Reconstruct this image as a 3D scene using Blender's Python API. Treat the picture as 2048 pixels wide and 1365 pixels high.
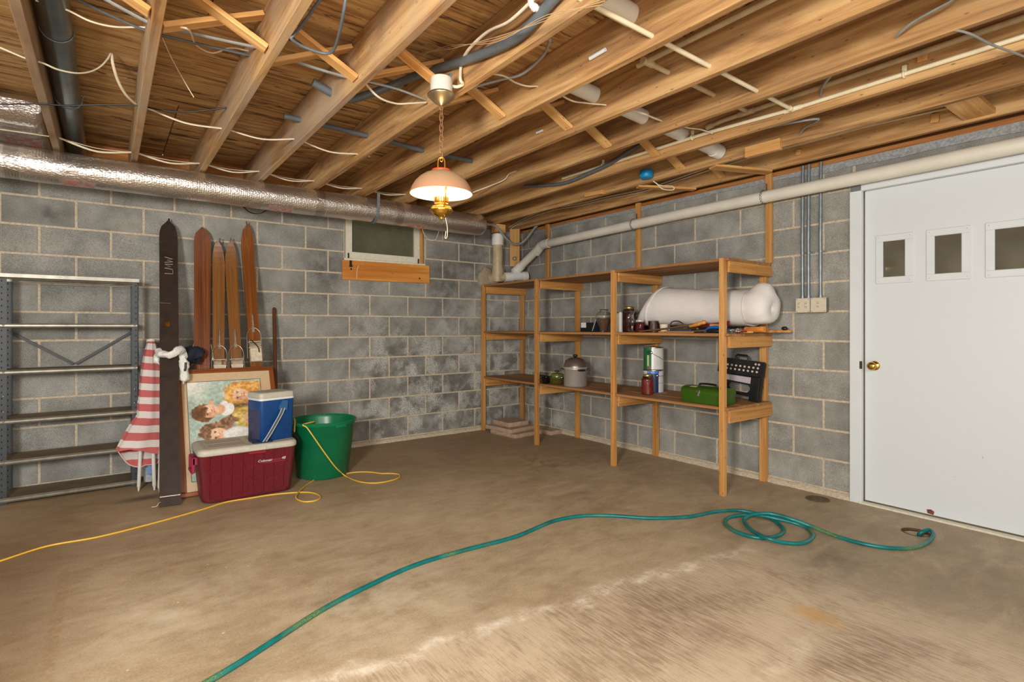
import bpy, bmesh, math, random
import numpy as np
from mathutils import Vector, Matrix, Euler, noise as mnoise

for _o in list(bpy.data.objects):
    bpy.data.objects.remove(_o)
SC = bpy.context.scene
COL = SC.collection
PI = math.pi
random.seed(7)

# ------------------------------------------------------------------ camera
cam_d = bpy.data.cameras.new('camera')
cam_d.sensor_width = 36.0
cam_d.lens = 36.0 * 1076.3475 / 2048
cam_d.shift_y = -27.6067 / 2048
cam_d.clip_start = 0.05
cam = bpy.data.objects.new('camera', cam_d)
cam.location = (-3.9512, -5.0454, 1.1511)
cam.rotation_euler = (PI / 2, 0, -0.6452)
COL.objects.link(cam)
SC.camera = cam

# ------------------------------------------------------------------ world, lights, exposure
SC.view_settings.view_transform = 'Standard'
SC.view_settings.look = 'None'
SC.view_settings.gamma = 1.0
SC.view_settings.use_curve_mapping = False
SC.view_settings.exposure = 0.0
W = bpy.data.worlds.new('world')
SC.world = W
W.use_nodes = True
W.node_tree.nodes['Background'].inputs[0].default_value = (0.93, 0.97, 1.0, 1)
W.node_tree.nodes['Background'].inputs[1].default_value = 0.66


def area(name, loc, target, size, energy, color):
    l = bpy.data.lights.new(name, 'AREA')
    l.shape = 'DISK'
    l.size = size
    l.energy = energy
    l.color = color
    o = bpy.data.objects.new(name, l)
    o.location = loc
    o.rotation_euler = (Vector(target) - Vector(loc)).to_track_quat('-Z', 'Y').to_euler()
    COL.objects.link(o)
    return o


area('flash_light', (-5.1, -5.05, 1.55), (-1.9, -1.6, 1.45), 0.55, 140, (1.0, 0.96, 0.90))
area('bounce_light', (-3.3, -5.9, 2.1), (-2.2, -2.6, 0.0), 1.6, 58, (1.0, 0.96, 0.9))
area('ceiling_fill_light', (-4.3, -6.0, 0.5), (-2.6, -2.4, 2.5), 0.9, 20, (1.0, 0.93, 0.83))  # fill lamp added low behind the camera to brighten the ceiling


# ------------------------------------------------------------------ helpers: colour and materials
def lin(c):
    c = c / 255.0
    return c / 12.92 if c <= 0.04045 else ((c + 0.055) / 1.055) ** 2.4


def rgb(r, g, b):
    return (lin(r), lin(g), lin(b), 1.0)


class NT:
    def __init__(s, name):
        s.m = bpy.data.materials.new(name)
        s.m.use_nodes = True
        s.t = s.m.node_tree
        s.t.nodes.clear()
        s.out = s.n('ShaderNodeOutputMaterial')
        s.b = s.n('ShaderNodeBsdfPrincipled')
        s.l(s.b.outputs[0], s.out.inputs[0])

    def n(s, typ, **kw):
        nd = s.t.nodes.new(typ)
        for k, v in kw.items():
            setattr(nd, k, v)
        return nd

    def l(s, a, b):
        s.t.links.new(a, b)

    def put(s, sock, v):
        if isinstance(v, bpy.types.NodeSocket):
            s.l(v, sock)
        else:
            sock.default_value = v

    def coord(s, kind='Object'):
        if kind == 'World':
            return s.n('ShaderNodeNewGeometry').outputs['Position']
        return s.n('ShaderNodeTexCoord').outputs[kind]

    def mapping(s, v, scale=(1, 1, 1), loc=(0, 0, 0), rot=(0, 0, 0)):
        m = s.n('ShaderNodeMapping')
        s.l(v, m.inputs['Vector'])
        m.inputs['Scale'].default_value = scale
        m.inputs['Location'].default_value = loc
        m.inputs['Rotation'].default_value = rot
        return m.outputs[0]

    def noise(s, v, scale, detail=4, rough=0.55, dist=0.0):
        nd = s.n('ShaderNodeTexNoise')
        s.l(v, nd.inputs['Vector'])
        nd.inputs['Scale'].default_value = scale
        nd.inputs['Detail'].default_value = detail
        nd.inputs['Roughness'].default_value = rough
        nd.inputs['Distortion'].default_value = dist
        return nd.outputs['Fac']

    def ramp(s, f, pts, interp='LINEAR'):
        r = s.n('ShaderNodeValToRGB')
        s.put(r.inputs[0], f)
        e = r.color_ramp.elements
        r.color_ramp.interpolation = interp
        while len(e) < len(pts):
            e.new(0.5)
        for i, (p, c) in enumerate(pts):
            e[i].position = p
            e[i].color = c if isinstance(c, tuple) else (c, c, c, 1)
        return r.outputs[0]

    def math(s, op, a, b=0.0, c=0.0, clamp=False):
        m = s.n('ShaderNodeMath', operation=op, use_clamp=clamp)
        s.put(m.inputs[0], a)
        s.put(m.inputs[1], b)
        s.put(m.inputs[2], c)
        return m.outputs[0]

    def mix(s, f, a, b, blend='MIX'):
        m = s.n('ShaderNodeMix', data_type='RGBA', blend_type=blend)
        s.put(m.inputs[0], f)
        s.put(m.inputs[6], a)
        s.put(m.inputs[7], b)
        return m.outputs[2]

    def sep(s, v):
        x = s.n('ShaderNodeSeparateXYZ')
        s.l(v, x.inputs[0])
        return x.outputs

    def comb(s, x, y, z):
        c = s.n('ShaderNodeCombineXYZ')
        for i, v in enumerate((x, y, z)):
            s.put(c.inputs[i], v)
        return c.outputs[0]

    def band(s, v, a, b, soft):
        # 1 between a and b, soft edges
        lo = s.n('ShaderNodeMapRange', interpolation_type='SMOOTHSTEP')
        s.put(lo.inputs[0], v)
        lo.inputs[1].default_value = a - soft
        lo.inputs[2].default_value = a + soft
        hi = s.n('ShaderNodeMapRange', interpolation_type='SMOOTHSTEP')
        s.put(hi.inputs[0], v)
        hi.inputs[1].default_value = b - soft
        hi.inputs[2].default_value = b + soft
        hi.inputs[3].default_value = 1
        hi.inputs[4].default_value = 0
        return s.math('MULTIPLY', lo.outputs[0], hi.outputs[0])

    def spot(s, v, c, r, soft, stretch=(1, 1, 1)):
        # soft blob around a point
        d = s.n('ShaderNodeVectorMath', operation='SUBTRACT')
        s.l(v, d.inputs[0])
        d.inputs[1].default_value = c
        e = s.n('ShaderNodeVectorMath', operation='MULTIPLY')
        s.l(d.outputs[0], e.inputs[0])
        e.inputs[1].default_value = stretch
        ln = s.n('ShaderNodeVectorMath', operation='LENGTH')
        s.l(e.outputs[0], ln.inputs[0])
        m = s.n('ShaderNodeMapRange', interpolation_type='SMOOTHSTEP')
        s.l(ln.outputs['Value'], m.inputs[0])
        m.inputs[1].default_value = r - soft
        m.inputs[2].default_value = r + soft
        m.inputs[3].default_value = 1
        m.inputs[4].default_value = 0
        return m.outputs[0]

    def bump(s, h, strength=0.3, dist=0.01):
        b = s.n('ShaderNodeBump')
        b.inputs['Strength'].default_value = strength
        b.inputs['Distance'].default_value = dist
        s.put(b.inputs['Height'], h)
        s.l(b.outputs[0], s.b.inputs['Normal'])

    def rand(s):
        return s.n('ShaderNodeObjectInfo').outputs['Random']

    def set(s, col=None, rough=None, metal=None, **kw):
        if col is not None:
            s.put(s.b.inputs['Base Color'], col)
        if rough is not None:
            s.put(s.b.inputs['Roughness'], rough)
        if metal is not None:
            s.put(s.b.inputs['Metallic'], metal)
        for k, v in kw.items():
            s.put(s.b.inputs[k if ' ' in k else k.replace('_', ' ')], v)
        return s.m


def plain(name, c, rough=0.5, metal=0.0, amt=0.12, scale=25, bump=0.0, **kw):
    t = NT(name)
    v = t.coord()
    f = t.noise(v, scale, 5)
    a = tuple(min(1, x * (1 - amt)) for x in c[:3]) + (1,)
    b = tuple(min(1, x * (1 + amt)) for x in c[:3]) + (1,)
    col = t.ramp(f, [(0.3, a), (0.7, b)])
    if bump:
        t.bump(t.noise(v, scale * 4, 3), bump, 0.004)
    return t.set(col, rough, metal, **kw)


def wood(name, c1, c2, c3, rough=0.62, grain=1.0, knots=True, vary=0.12, coat=0.0, dust=None, sharp=0.0):
    """Grain runs along local X."""
    t = NT(name)
    r = t.rand()
    v = t.coord()
    off = t.comb(t.math('MULTIPLY', r, 37.0), t.math('MULTIPLY', r, 91.0), t.math('MULTIPLY', r, 13.0))
    va = t.n('ShaderNodeVectorMath', operation='ADD')
    t.l(v, va.inputs[0])
    t.l(off, va.inputs[1])
    v = va.outputs[0]
    vs = t.mapping(v, (0.7, 16 * grain, 16 * grain))
    f1 = t.noise(vs, 1.0, 6, 0.6, 1.2)
    vf = t.mapping(v, (3.0, 110 * grain, 110 * grain))
    f2 = t.noise(vf, 1.0, 3, 0.6)
    f = t.math('ADD', t.math('MULTIPLY', f1, 0.75), t.math('MULTIPLY', f2, 0.25))
    col = t.ramp(f, [(0.32 + sharp, c1), (0.5, c2), (0.66 - sharp, c3)])
    if knots:
        vk = t.n('ShaderNodeTexVoronoi', feature='F1')
        t.l(t.mapping(v, (2.2, 6, 6)), vk.inputs['Vector'])
        k = t.ramp(vk.outputs['Distance'], [(0.05, 1.0), (0.13, 0.0)])
        col = t.mix(t.math('MULTIPLY', k, 0.75), col, tuple(x * 0.28 for x in c1[:3]) + (1,))
    if dust is not None:
        fd = t.noise(v, 2.3, 4)
        wx = t.sep(t.coord('World'))[0]
        more = t.math('ADD', 0.16, t.math('MULTIPLY', t.band(wx, -9.0, -2.75, 0.35), 0.84))
        col = t.mix(t.math('MULTIPLY', t.ramp(fd, [(0.3, 0.0), (0.65, 0.8)]), more), col, dust)
    val = t.math('ADD', 1 - vary, t.math('MULTIPLY', r, 2 * vary))
    hs = t.n('ShaderNodeHueSaturation')
    t.l(col, hs.inputs['Color'])
    t.l(val, hs.inputs['Value'])
    t.bump(f, 0.25, 0.002)
    return t.set(hs.outputs[0], rough, 0.0, Coat_Weight=coat, Coat_Roughness=0.25)


# ------------------------------------------------------------------ helpers: geometry
class MB:
    def __init__(s):
        s.bm = bmesh.new()

    def box(s, c, size, rot=None, bevel=0.0, seg=1, taper=None):
        r = bmesh.ops.create_cube(s.bm, size=1.0)
        vs = r['verts']
        for v in vs:
            k = 1.0
            if taper and v.co.z < 0:
                k = taper
            v.co = Vector((v.co.x * size[0] * k, v.co.y * size[1] * k, v.co.z * size[2]))
        if bevel:
            es = list({e for v in vs for e in v.link_edges})
            rb = bmesh.ops.bevel(s.bm, geom=es, offset=bevel, segments=seg, affect='EDGES', profile=0.6)
            vs = list({v for f in rb['faces'] for v in f.verts} | {v for v in vs if v.is_valid})
        m = (rot.to_matrix() if isinstance(rot, Euler) else rot) if rot is not None else Matrix.Identity(3)
        for v in vs:
            v.co = m @ v.co + Vector(c)
        return s

    def beam(s, p0, p1, w, h, up=(0, 0, 1), bevel=0.0):
        p0, p1 = Vector(p0), Vector(p1)
        x = (p1 - p0).normalized()
        y = Vector(up).cross(x).normalized()
        z = x.cross(y)
        m = Matrix((x, y, z)).transposed()
        return s.box((p0 + p1) / 2, ((p1 - p0).length, w, h), m, bevel)

    def tube(s, pts, r, seg=8, closed=False, caps=True, smooth=0, flat=1.0):
        pts = [Vector(p) for p in pts]
        if smooth:
            pts = catmull(pts, smooth, closed)
        n = len(pts)
        rad = r if hasattr(r, '__len__') else [r] * n
        if len(rad) != n:
            rad = [rad[min(len(rad) - 1, int(i * (len(rad) - 1) / max(1, n - 1) + 0.5))] for i in range(n)]
        tang = []
        for i in range(n):
            a = pts[(i - 1) % n] if (closed or i > 0) else pts[i]
            b = pts[(i + 1) % n] if (closed or i < n - 1) else pts[i]
            d = b - a
            tang.append(d.normalized() if d.length > 1e-9 else Vector((0, 0, 1)))
        nrm = tang[0].orthogonal().normalized()
        if abs(tang[0].z) < 0.9:
            nrm = (Vector((0, 0, 1)) - tang[0] * tang[0].z).normalized()
        rings = []
        for i in range(n):
            nrm = (nrm - tang[i] * nrm.dot(tang[i]))
            nrm = nrm.normalized() if nrm.length > 1e-6 else tang[i].orthogonal().normalized()
            bi = tang[i].cross(nrm)
            rings.append([s.bm.verts.new(pts[i] + rad[i] * (math.cos(2 * PI * k / seg) * nrm * flat + math.sin(2 * PI * k / seg) * bi)) for k in range(seg)])
        for i in range(n if closed else n - 1):
            a, b = rings[i], rings[(i + 1) % n]
            for k in range(seg):
                s.bm.faces.new((a[k], a[(k + 1) % seg], b[(k + 1) % seg], b[k])).smooth = True
        if caps and not closed:
            s.bm.faces.new(rings[0][::-1])
            s.bm.faces.new(rings[-1])
        return s

    def lathe(s, prof, seg=32, c=(0, 0, 0), axis=None, wob=0.0, close=True):
        c = Vector(c)
        m = Matrix.Identity(3)
        if axis is not None:
            m = Vector((0, 0, 1)).rotation_difference(Vector(axis)).to_matrix()
        rings = []
        for r, z in prof:
            if r < 1e-6:
                rings.append([s.bm.verts.new(c + m @ Vector((0, 0, z)))])
            else:
                rings.append([s.bm.verts.new(c + m @ Vector((r * math.cos(2 * PI * k / seg), r * math.sin(2 * PI * k / seg), z))) for k in range(seg)])
        for a, b in zip(rings[:-1], rings[1:]):
            for k in range(seg):
                k2 = (k + 1) % seg
                if len(a) == 1 and len(b) == 1:
                    continue
                if len(a) == 1:
                    f = (a[0], b[k2], b[k])
                elif len(b) == 1:
                    f = (a[k], a[k2], b[0])
                else:
                    f = (a[k], a[k2], b[k2], b[k])
                s.bm.faces.new(f).smooth = True
        return s

    def loft(s, rings, caps=True, closed_ring=True, smooth=True):
        rs = [[s.bm.verts.new(Vector(p)) for p in ring] for ring in rings]
        n = len(rs[0])
        for a, b in zip(rs[:-1], rs[1:]):
            for k in range(n if closed_ring else n - 1):
                k2 = (k + 1) % n
                s.bm.faces.new((a[k], a[k2], b[k2], b[k])).smooth = smooth
        if caps and closed_ring:
            s.bm.faces.new(rs[0][::-1])
            s.bm.faces.new(rs[-1])
        return s

    def prism(s, outline, p0, ax, ay, depth):
        p0, ax, ay = Vector(p0), Vector(ax), Vector(ay)
        n = ax.cross(ay).normalized() * depth
        a = [s.bm.verts.new(p0 + ax * x + ay * y) for x, y in outline]
        b = [s.bm.verts.new(p0 + ax * x + ay * y + n) for x, y in outline]
        s.bm.faces.new(a[::-1])
        s.bm.faces.new(b)
        k = len(a)
        for i in range(k):
            s.bm.faces.new((a[i], a[(i + 1) % k], b[(i + 1) % k], b[i]))
        return s

    def sphere(s, c, r, seg=12, scale=(1, 1, 1)):
        q = bmesh.ops.create_uvsphere(s.bm, u_segments=seg, v_segments=max(6, seg // 2), radius=r)
        for v in q['verts']:
            v.co = Vector((v.co.x * scale[0], v.co.y * scale[1], v.co.z * scale[2])) + Vector(c)
        for f in {f for v in q['verts'] for f in v.link_faces}:
            f.smooth = True
        return s

    def mesh(s, name):
        bmesh.ops.recalc_face_normals(s.bm, faces=s.bm.faces)
        for e in s.bm.edges:
            if len(e.link_faces) == 2 and e.calc_face_angle(0.0) > 1.15:
                e.smooth = False
        me = bpy.data.meshes.new(name)
        s.bm.to_mesh(me)
        s.bm.free()
        return me

    def build(s, name, m, parent=None, origin=None):
        """Geometry given in world space; the object's origin goes to `origin` (or its bounds centre)."""
        if origin is None:
            xs = [v.co for v in s.bm.verts]
            origin = (Vector((min(v.x for v in xs), min(v.y for v in xs), min(v.z for v in xs))) +
                      Vector((max(v.x for v in xs), max(v.y for v in xs), max(v.z for v in xs)))) / 2
        origin = Vector(origin)
        for v in s.bm.verts:
            v.co -= origin
        o = bpy.data.objects.new(name, s.mesh(name))
        o.location = origin
        if m is not None:
            o.data.materials.append(m)
        COL.objects.link(o)
        attach(o, parent)
        return o


def catmull(p, k, closed=False):
    out = []
    n = len(p)
    for i in range(n if closed else n - 1):
        a = p[(i - 1) % n] if (closed or i > 0) else p[i] * 2 - p[i + 1]
        b, c = p[i], p[(i + 1) % n]
        d = p[(i + 2) % n] if (closed or i + 2 < n) else c * 2 - b
        for j in range(k):
            t = j / k
            out.append(0.5 * ((2 * b) + (c - a) * t + (2 * a - 5 * b + 4 * c - d) * t * t + (3 * b - a - 3 * c + d) * t ** 3))
    if not closed:
        out.append(p[-1])
    return out


def world_matrix(o):
    m = Matrix.LocRotScale(o.location, o.rotation_euler, o.scale)
    if o.parent:
        return world_matrix(o.parent) @ o.matrix_parent_inverse @ m
    return m


def attach(o, parent):
    if parent is not None:
        o.parent = parent
        o.matrix_parent_inverse = world_matrix(parent).inverted()


def tag(o, label, cat, group=None):
    o['label'] = label
    o['category'] = cat
    if group:
        o['group'] = group
    return o


def thing(name, label, cat, loc=(0, 0, 0), group=None):
    o = bpy.data.objects.new(name, None)
    o.location = loc
    o.empty_display_size = 0.1
    COL.objects.link(o)
    return tag(o, label, cat, group)


def structure(o):
    o['kind'] = 'structure'
    return o


def stuff(o):
    o['kind'] = 'stuff'
    return o


_boards = {}


def board(name, p0, p1, w, h, m, parent=None, up=(0, 0, 1), bevel=0.002):
    """A straight piece of timber, grain along its length; alike pieces share mesh data."""
    p0, p1 = Vector(p0), Vector(p1)
    d = p1 - p0
    key = (round(d.length, 3), round(w, 4), round(h, 4), bevel, m.name)
    me = _boards.get(key)
    if me is None:
        b = MB().box((0, 0, 0), (d.length, w, h), bevel=bevel)
        me = b.mesh(name)
        me.materials.append(m)
        _boards[key] = me
    o = bpy.data.objects.new(name, me)
    x = d.normalized()
    y = Vector(up).cross(x).normalized()
    z = x.cross(y)
    o.rotation_euler = Matrix((x, y, z)).transposed().to_euler()
    o.location = (p0 + p1) / 2
    COL.objects.link(o)
    attach(o, parent)
    return o


def text_mesh(name, body, size, m, loc, rot, parent=None, extrude=0.0006, shear=0.0, align='CENTER', space=1.0):
    cu = bpy.data.curves.new(name, 'FONT')
    cu.body = body
    cu.size = size
    cu.extrude = extrude
    cu.shear = shear
    cu.align_x = align
    cu.align_y = 'CENTER'
    cu.space_character = space
    cu.resolution_u = 3
    t = bpy.data.objects.new(name, cu)
    COL.objects.link(t)
    dg = bpy.context.evaluated_depsgraph_get()
    me = bpy.data.meshes.new_from_object(t.evaluated_get(dg))
    bpy.data.objects.remove(t)
    me.materials.clear()
    me.materials.append(m)
    o = bpy.data.objects.new(name, me)
    o.location = loc
    o.rotation_euler = rot
    COL.objects.link(o)
    attach(o, parent)
    return o


def ring(r, z, seg, c=(0, 0), sy=1.0, ph=0.0):
    return [(c[0] + r * math.cos(2 * PI * k / seg + ph), c[1] + r * sy * math.sin(2 * PI * k / seg + ph), z) for k in range(seg)]


def rrect(w, d, r, z, k=5, c=(0, 0), ang=0.0):
    """rounded rectangle ring"""
    pts = []
    for cx, cy, a0 in ((w / 2 - r, d / 2 - r, 0), (-w / 2 + r, d / 2 - r, PI / 2), (-w / 2 + r, -d / 2 + r, PI), (w / 2 - r, -d / 2 + r, 1.5 * PI)):
        for i in range(k + 1):
            a = a0 + PI / 2 * i / k
            pts.append((cx + r * math.cos(a), cy + r * math.sin(a)))
    ca, sa = math.cos(ang), math.sin(ang)
    return [(c[0] + x * ca - y * sa, c[1] + x * sa + y * ca, z) for x, y in pts]

# ------------------------------------------------------------------ materials of the room
def mat_block():
    t = NT('concrete block')
    p = t.coord('World')
    r = t.rand()
    fine = t.noise(p, 190, 3, 0.75)
    mid = t.noise(p, 5, 4, 0.55)
    base = t.ramp(t.math('ADD', t.math('MULTIPLY', fine, 0.62), t.math('MULTIPLY', mid, 0.38)),
                  [(0.36, rgb(106, 105, 99)), (0.5, rgb(143, 142, 135)), (0.64, rgb(176, 175, 167))])
    val = t.math('ADD', 0.88, t.math('MULTIPLY', r, 0.26))
    hs = t.n('ShaderNodeHueSaturation')
    t.l(base, hs.inputs['Color'])
    t.l(val, hs.inputs['Value'])
    col = hs.outputs[0]
    # old damp: dark mottling low down towards the corner, and a salt bloom on it, block by block
    x, y, z = t.sep(p)
    low = t.math('MULTIPLY', t.band(x, -2.1, 0.3, 0.45), t.band(z, -0.2, 1.12, 0.42))
    low = t.math('MULTIPLY', low, t.band(y, -0.75, 0.5, 0.3))
    jit = t.n('ShaderNodeVectorMath', operation='ADD')
    t.l(p, jit.inputs[0])
    t.l(t.comb(t.math('MULTIPLY', r, 17.0), t.math('MULTIPLY', r, 5.0), t.math('MULTIPLY', r, 29.0)), jit.inputs[1])
    pj = jit.outputs[0]
    d1 = t.ramp(t.noise(pj, 5.5, 5, 0.62, 0.4), [(0.38, 0.0), (0.6, 1.0)])
    dark = t.math('MULTIPLY', t.math('MULTIPLY', low, d1), 0.6)
    col = t.mix(dark, col, rgb(72, 68, 62))
    s1 = t.ramp(t.noise(pj, 5.0, 4, 0.6, 0.2), [(0.46, 0.0), (0.60, 1.0)])
    s2 = t.ramp(t.noise(p, 95, 2, 0.8), [(0.44, 0.0), (0.56, 1.0)])
    salt = t.math('MULTIPLY', t.math('MULTIPLY', low, s1), t.math('ADD', 0.25, t.math('MULTIPLY', s2, 0.75)))
    col = t.mix(t.math('MULTIPLY', salt, 0.92), col, rgb(206, 205, 198))
    haze = t.math('MULTIPLY', t.math('MAXIMUM', t.spot(p, (-0.4, 0, 1.32), 0.42, 0.3, (1, 0.5, 1)), t.spot(p, (-1.0, 0, 1.2), 0.22, 0.2, (1, 0.5, 1))), t.ramp(t.noise(pj, 6, 4, 0.6), [(0.45, 0.0), (0.62, 0.55)]))
    col = t.mix(haze, col, rgb(196, 196, 192))
    # damp marks beside and under the window
    w1 = t.spot(p, (-2.33, 0, 1.70), 0.16, 0.16, (1, 0, 0.7))
    w2 = t.spot(p, (-1.05, 0, 1.62), 0.2, 0.2, (1, 0, 0.6))
    w3 = t.spot(p, (-4.25, 0, 1.96), 0.1, 0.09, (1, 0, 1.6))
    w4 = t.spot(p, (-0.75, 0, 1.95), 0.3, 0.25, (1, 0, 0.8))
    w = t.math('MAXIMUM', t.math('MAXIMUM', w1, w2), t.math('MAXIMUM', w3, t.math('MULTIPLY', w4, 0.8)))
    w = t.math('MULTIPLY', w, t.ramp(t.noise(p, 11, 4), [(0.35, 0.2), (0.6, 0.75)]))
    col = t.mix(w, col, rgb(72, 70, 66))
    t.bump(t.math('ADD', fine, t.math('MULTIPLY', t.noise(p, 90, 2), 0.8)), 0.5, 0.003)
    return t.set(col, 0.93)


def mat_mortar():
    t = NT('mortar')
    p = t.coord('World')
    f = t.noise(p, 60, 4)
    col = t.ramp(f, [(0.3, rgb(176, 162, 138)), (0.7, rgb(212, 198, 174))])
    t.bump(f, 0.5, 0.004)
    return t.set(col, 0.95)


def mat_floor():
    t = NT('stained concrete floor')
    p = t.coord('World')
    x, y, z = t.sep(p)
    f1 = t.noise(p, 1.3, 7, 0.62, 0.5)
    f2 = t.noise(t.mapping(p, (2.2, 5.0, 1), rot=(0, 0, 0.35)), 1.6, 6, 0.65, 0.8)
    f = t.math('ADD', t.math('MULTIPLY', f1, 0.55), t.math('MULTIPLY', f2, 0.45))
    col = t.ramp(f, [(0.34, rgb(140, 119, 90)), (0.47, rgb(171, 151, 119)), (0.56, rgb(185, 166, 134)), (0.68, rgb(200, 183, 154))])
    grit = t.noise(p, 130, 3, 0.7)
    mott = t.noise(t.mapping(p, (1, 1.7, 1), rot=(0, 0, 0.3)), 7, 8, 0.72, 0.6)
    col = t.mix(0.17, col, t.ramp(mott, [(0.36, rgb(104, 80, 56)), (0.5, rgb(176, 154, 124)), (0.66, rgb(226, 210, 182))]))
    col = t.mix(0.16, col, t.ramp(grit, [(0.35, rgb(70, 58, 45)), (0.65, rgb(220, 205, 180))]))
    ph = t.math('MULTIPLY', t.math('MAXIMUM', t.spot(p, (-3.0, -2.9, 0), 0.3, 0.3), t.spot(p, (-3.75, -2.45, 0), 0.25, 0.25)), t.ramp(t.noise(p, 5, 7, 0.7), [(0.42, 0.0), (0.65, 0.6)]))
    col = t.mix(ph, col, rgb(220, 208, 186))
    # grey cast on the right, brown towards the back wall
    g = t.spot(p, (-0.75, -4.0, 0), 0.75, 0.45, (1, 0.9, 1))
    col = t.mix(t.math('MULTIPLY', g, t.ramp(f2, [(0.35, 0.6), (0.65, 0.25)])), col, rgb(136, 126, 108))
    bk = t.band(y, -1.5, 1.0, 0.7)
    col = t.mix(t.math('MULTIPLY', bk, 0.35), col, rgb(140, 108, 72))
    # dark patch by the hose
    dk = t.spot(p, (-1.2, -3.86, 0), 0.16, 0.14, (0.7, 1.0, 1))
    col = t.mix(t.math('MULTIPLY', dk, t.ramp(t.noise(p, 9, 5, 0.7), [(0.4, 0.15), (0.65, 0.75)])), col, rgb(78, 72, 62))
    # worn, brushed strip on this side of the white edge, fine strokes across it
    wob = t.math('ADD', y, t.math('MULTIPLY', t.math('SUBTRACT', t.noise(p, 2.8, 7, 0.65), 0.5), 0.34))
    sl = t.math('ADD', wob, t.math('MULTIPLY', x, 0.13))            # edge falls away with x
    strip = t.math('MULTIPLY', t.band(sl, -5.6, -3.68, 0.07), t.band(x, -4.2, -1.25, 0.3))
    st = t.noise(t.mapping(p, (120, 9, 1), rot=(0, 0, 0.10)), 1.0, 4, 0.7, 0.5)
    sb = t.noise(p, 2.3, 7, 0.68, 0.4)
    pale = t.mix(t.ramp(st, [(0.4, 0.0), (0.65, 1.0)]), rgb(212, 194, 168), rgb(198, 178, 150))
    col = t.mix(t.math('MULTIPLY', strip, t.ramp(sb, [(0.3, 0.85), (0.7, 0.35)])), col, pale)
    bm_ = t.math('ADD', t.math('MULTIPLY', st, 0.42), t.math('MULTIPLY', sb, 0.58))
    bsum = t.math('MULTIPLY', t.ramp(bm_, [(0.49, 0.0), (0.60, 1.0)]), strip)
    col = t.mix(t.math('MULTIPLY', bsum, 0.42), col, rgb(122, 96, 76))
    b2 = t.math('MULTIPLY', t.spot(p, (-2.15, -3.68, 0), 0.2, 0.2, (0.55, 1.0, 1)), t.ramp(st, [(0.36, 0.1), (0.62, 0.9)]))
    b3 = t.math('MULTIPLY', t.spot(p, (-1.85, -4.28, 0), 0.16, 0.16, (0.6, 1.0, 1)), t.ramp(st, [(0.36, 0.1), (0.62, 0.9)]))
    col = t.mix(t.math('MULTIPLY', t.math('MAXIMUM', b2, b3), 0.6), col, rgb(104, 78, 60))
    edge = t.math('MULTIPLY', t.band(sl, -3.74, -3.68, 0.03), t.band(x, -3.6, -1.3, 0.2))
    col = t.mix(t.math('MULTIPLY', edge, t.ramp(t.noise(p, 6, 8, 0.8), [(0.44, 0.0), (0.6, 0.85)])), col, rgb(234, 224, 206))
    e2 = t.math('MULTIPLY', t.band(t.math('ADD', wob, t.math('MULTIPLY', x, 0.03)), -4.20, -4.16, 0.03), t.band(x, -2.9, -1.8, 0.1))
    col = t.mix(t.math('MULTIPLY', e2, t.ramp(t.noise(p, 9, 7, 0.8), [(0.42, 0.0), (0.6, 0.7)])), col, rgb(222, 208, 180))
    og = t.spot(p, (-1.69, -4.06, 0), 0.05, 0.04, (1, 0.6, 1))
    col = t.mix(t.math('MULTIPLY', og, 0.7), col, rgb(196, 152, 92))
    # small white paint splashes on the left
    sp = t.n('ShaderNodeTexVoronoi', feature='F1')
    t.l(t.mapping(p, (2.4, 2.4, 2.4)), sp.inputs['Vector'])
    dots = t.math('MULTIPLY', t.ramp(t.math('ADD', sp.outputs['Distance'], t.math('MULTIPLY', t.noise(p, 20, 3), 0.08)), [(0.07, 1.0), (0.11, 0.0)]), t.spot(p, (-3.7, -2.4, 0), 0.55, 0.2))
    col = t.mix(t.math('MULTIPLY', dots, 0.85), col, rgb(225, 220, 205))
    # old glue marks and soft brown shade painted over the far left
    gl = t.math('MULTIPLY', t.band(x, -4.13, -4.09, 0.008), t.ramp(t.noise(p, 40, 3), [(0.4, 0.0), (0.6, 0.8)]))
    col = t.mix(t.math('MULTIPLY', gl, t.math('MULTIPLY', t.band(y, -3.2, -1.7, 0.1), 0.45)), col, rgb(160, 108, 62))
    left_shade = t.math('MULTIPLY', t.band(x, -6.0, -4.1, 0.25), t.band(y, -5.0, -0.9, 0.5))
    col = t.mix(t.math('MULTIPLY', left_shade, 0.55), col, rgb(104, 76, 48))
    # ring stains in front of the shelves, streak by the black ski
    rs = t.math('MULTIPLY', t.ramp(t.noise(p, 5, 4, 0.6, 1.5), [(0.5, 0.0), (0.6, 1.0)]), t.spot(p, (-1.0, -1.6, 0), 0.25, 0.25))
    col = t.mix(t.math('MULTIPLY', rs, 0.5), col, rgb(128, 88, 44))
    ss = t.math('MULTIPLY', t.spot(p, (-3.75, -0.66, 0), 0.07, 0.07, (0.5, 1.3, 1)), 0.7)
    col = t.mix(ss, col, rgb(52, 42, 32))
    t.bump(t.math('ADD', t.math('MULTIPLY', grit, 0.4), f), 0.22, 0.004)
    ro = t.ramp(f2, [(0.3, 0.5), (0.7, 0.72)])
    return t.set(col, ro, 0.0, **{'Specular IOR Level': 0.3})


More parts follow.
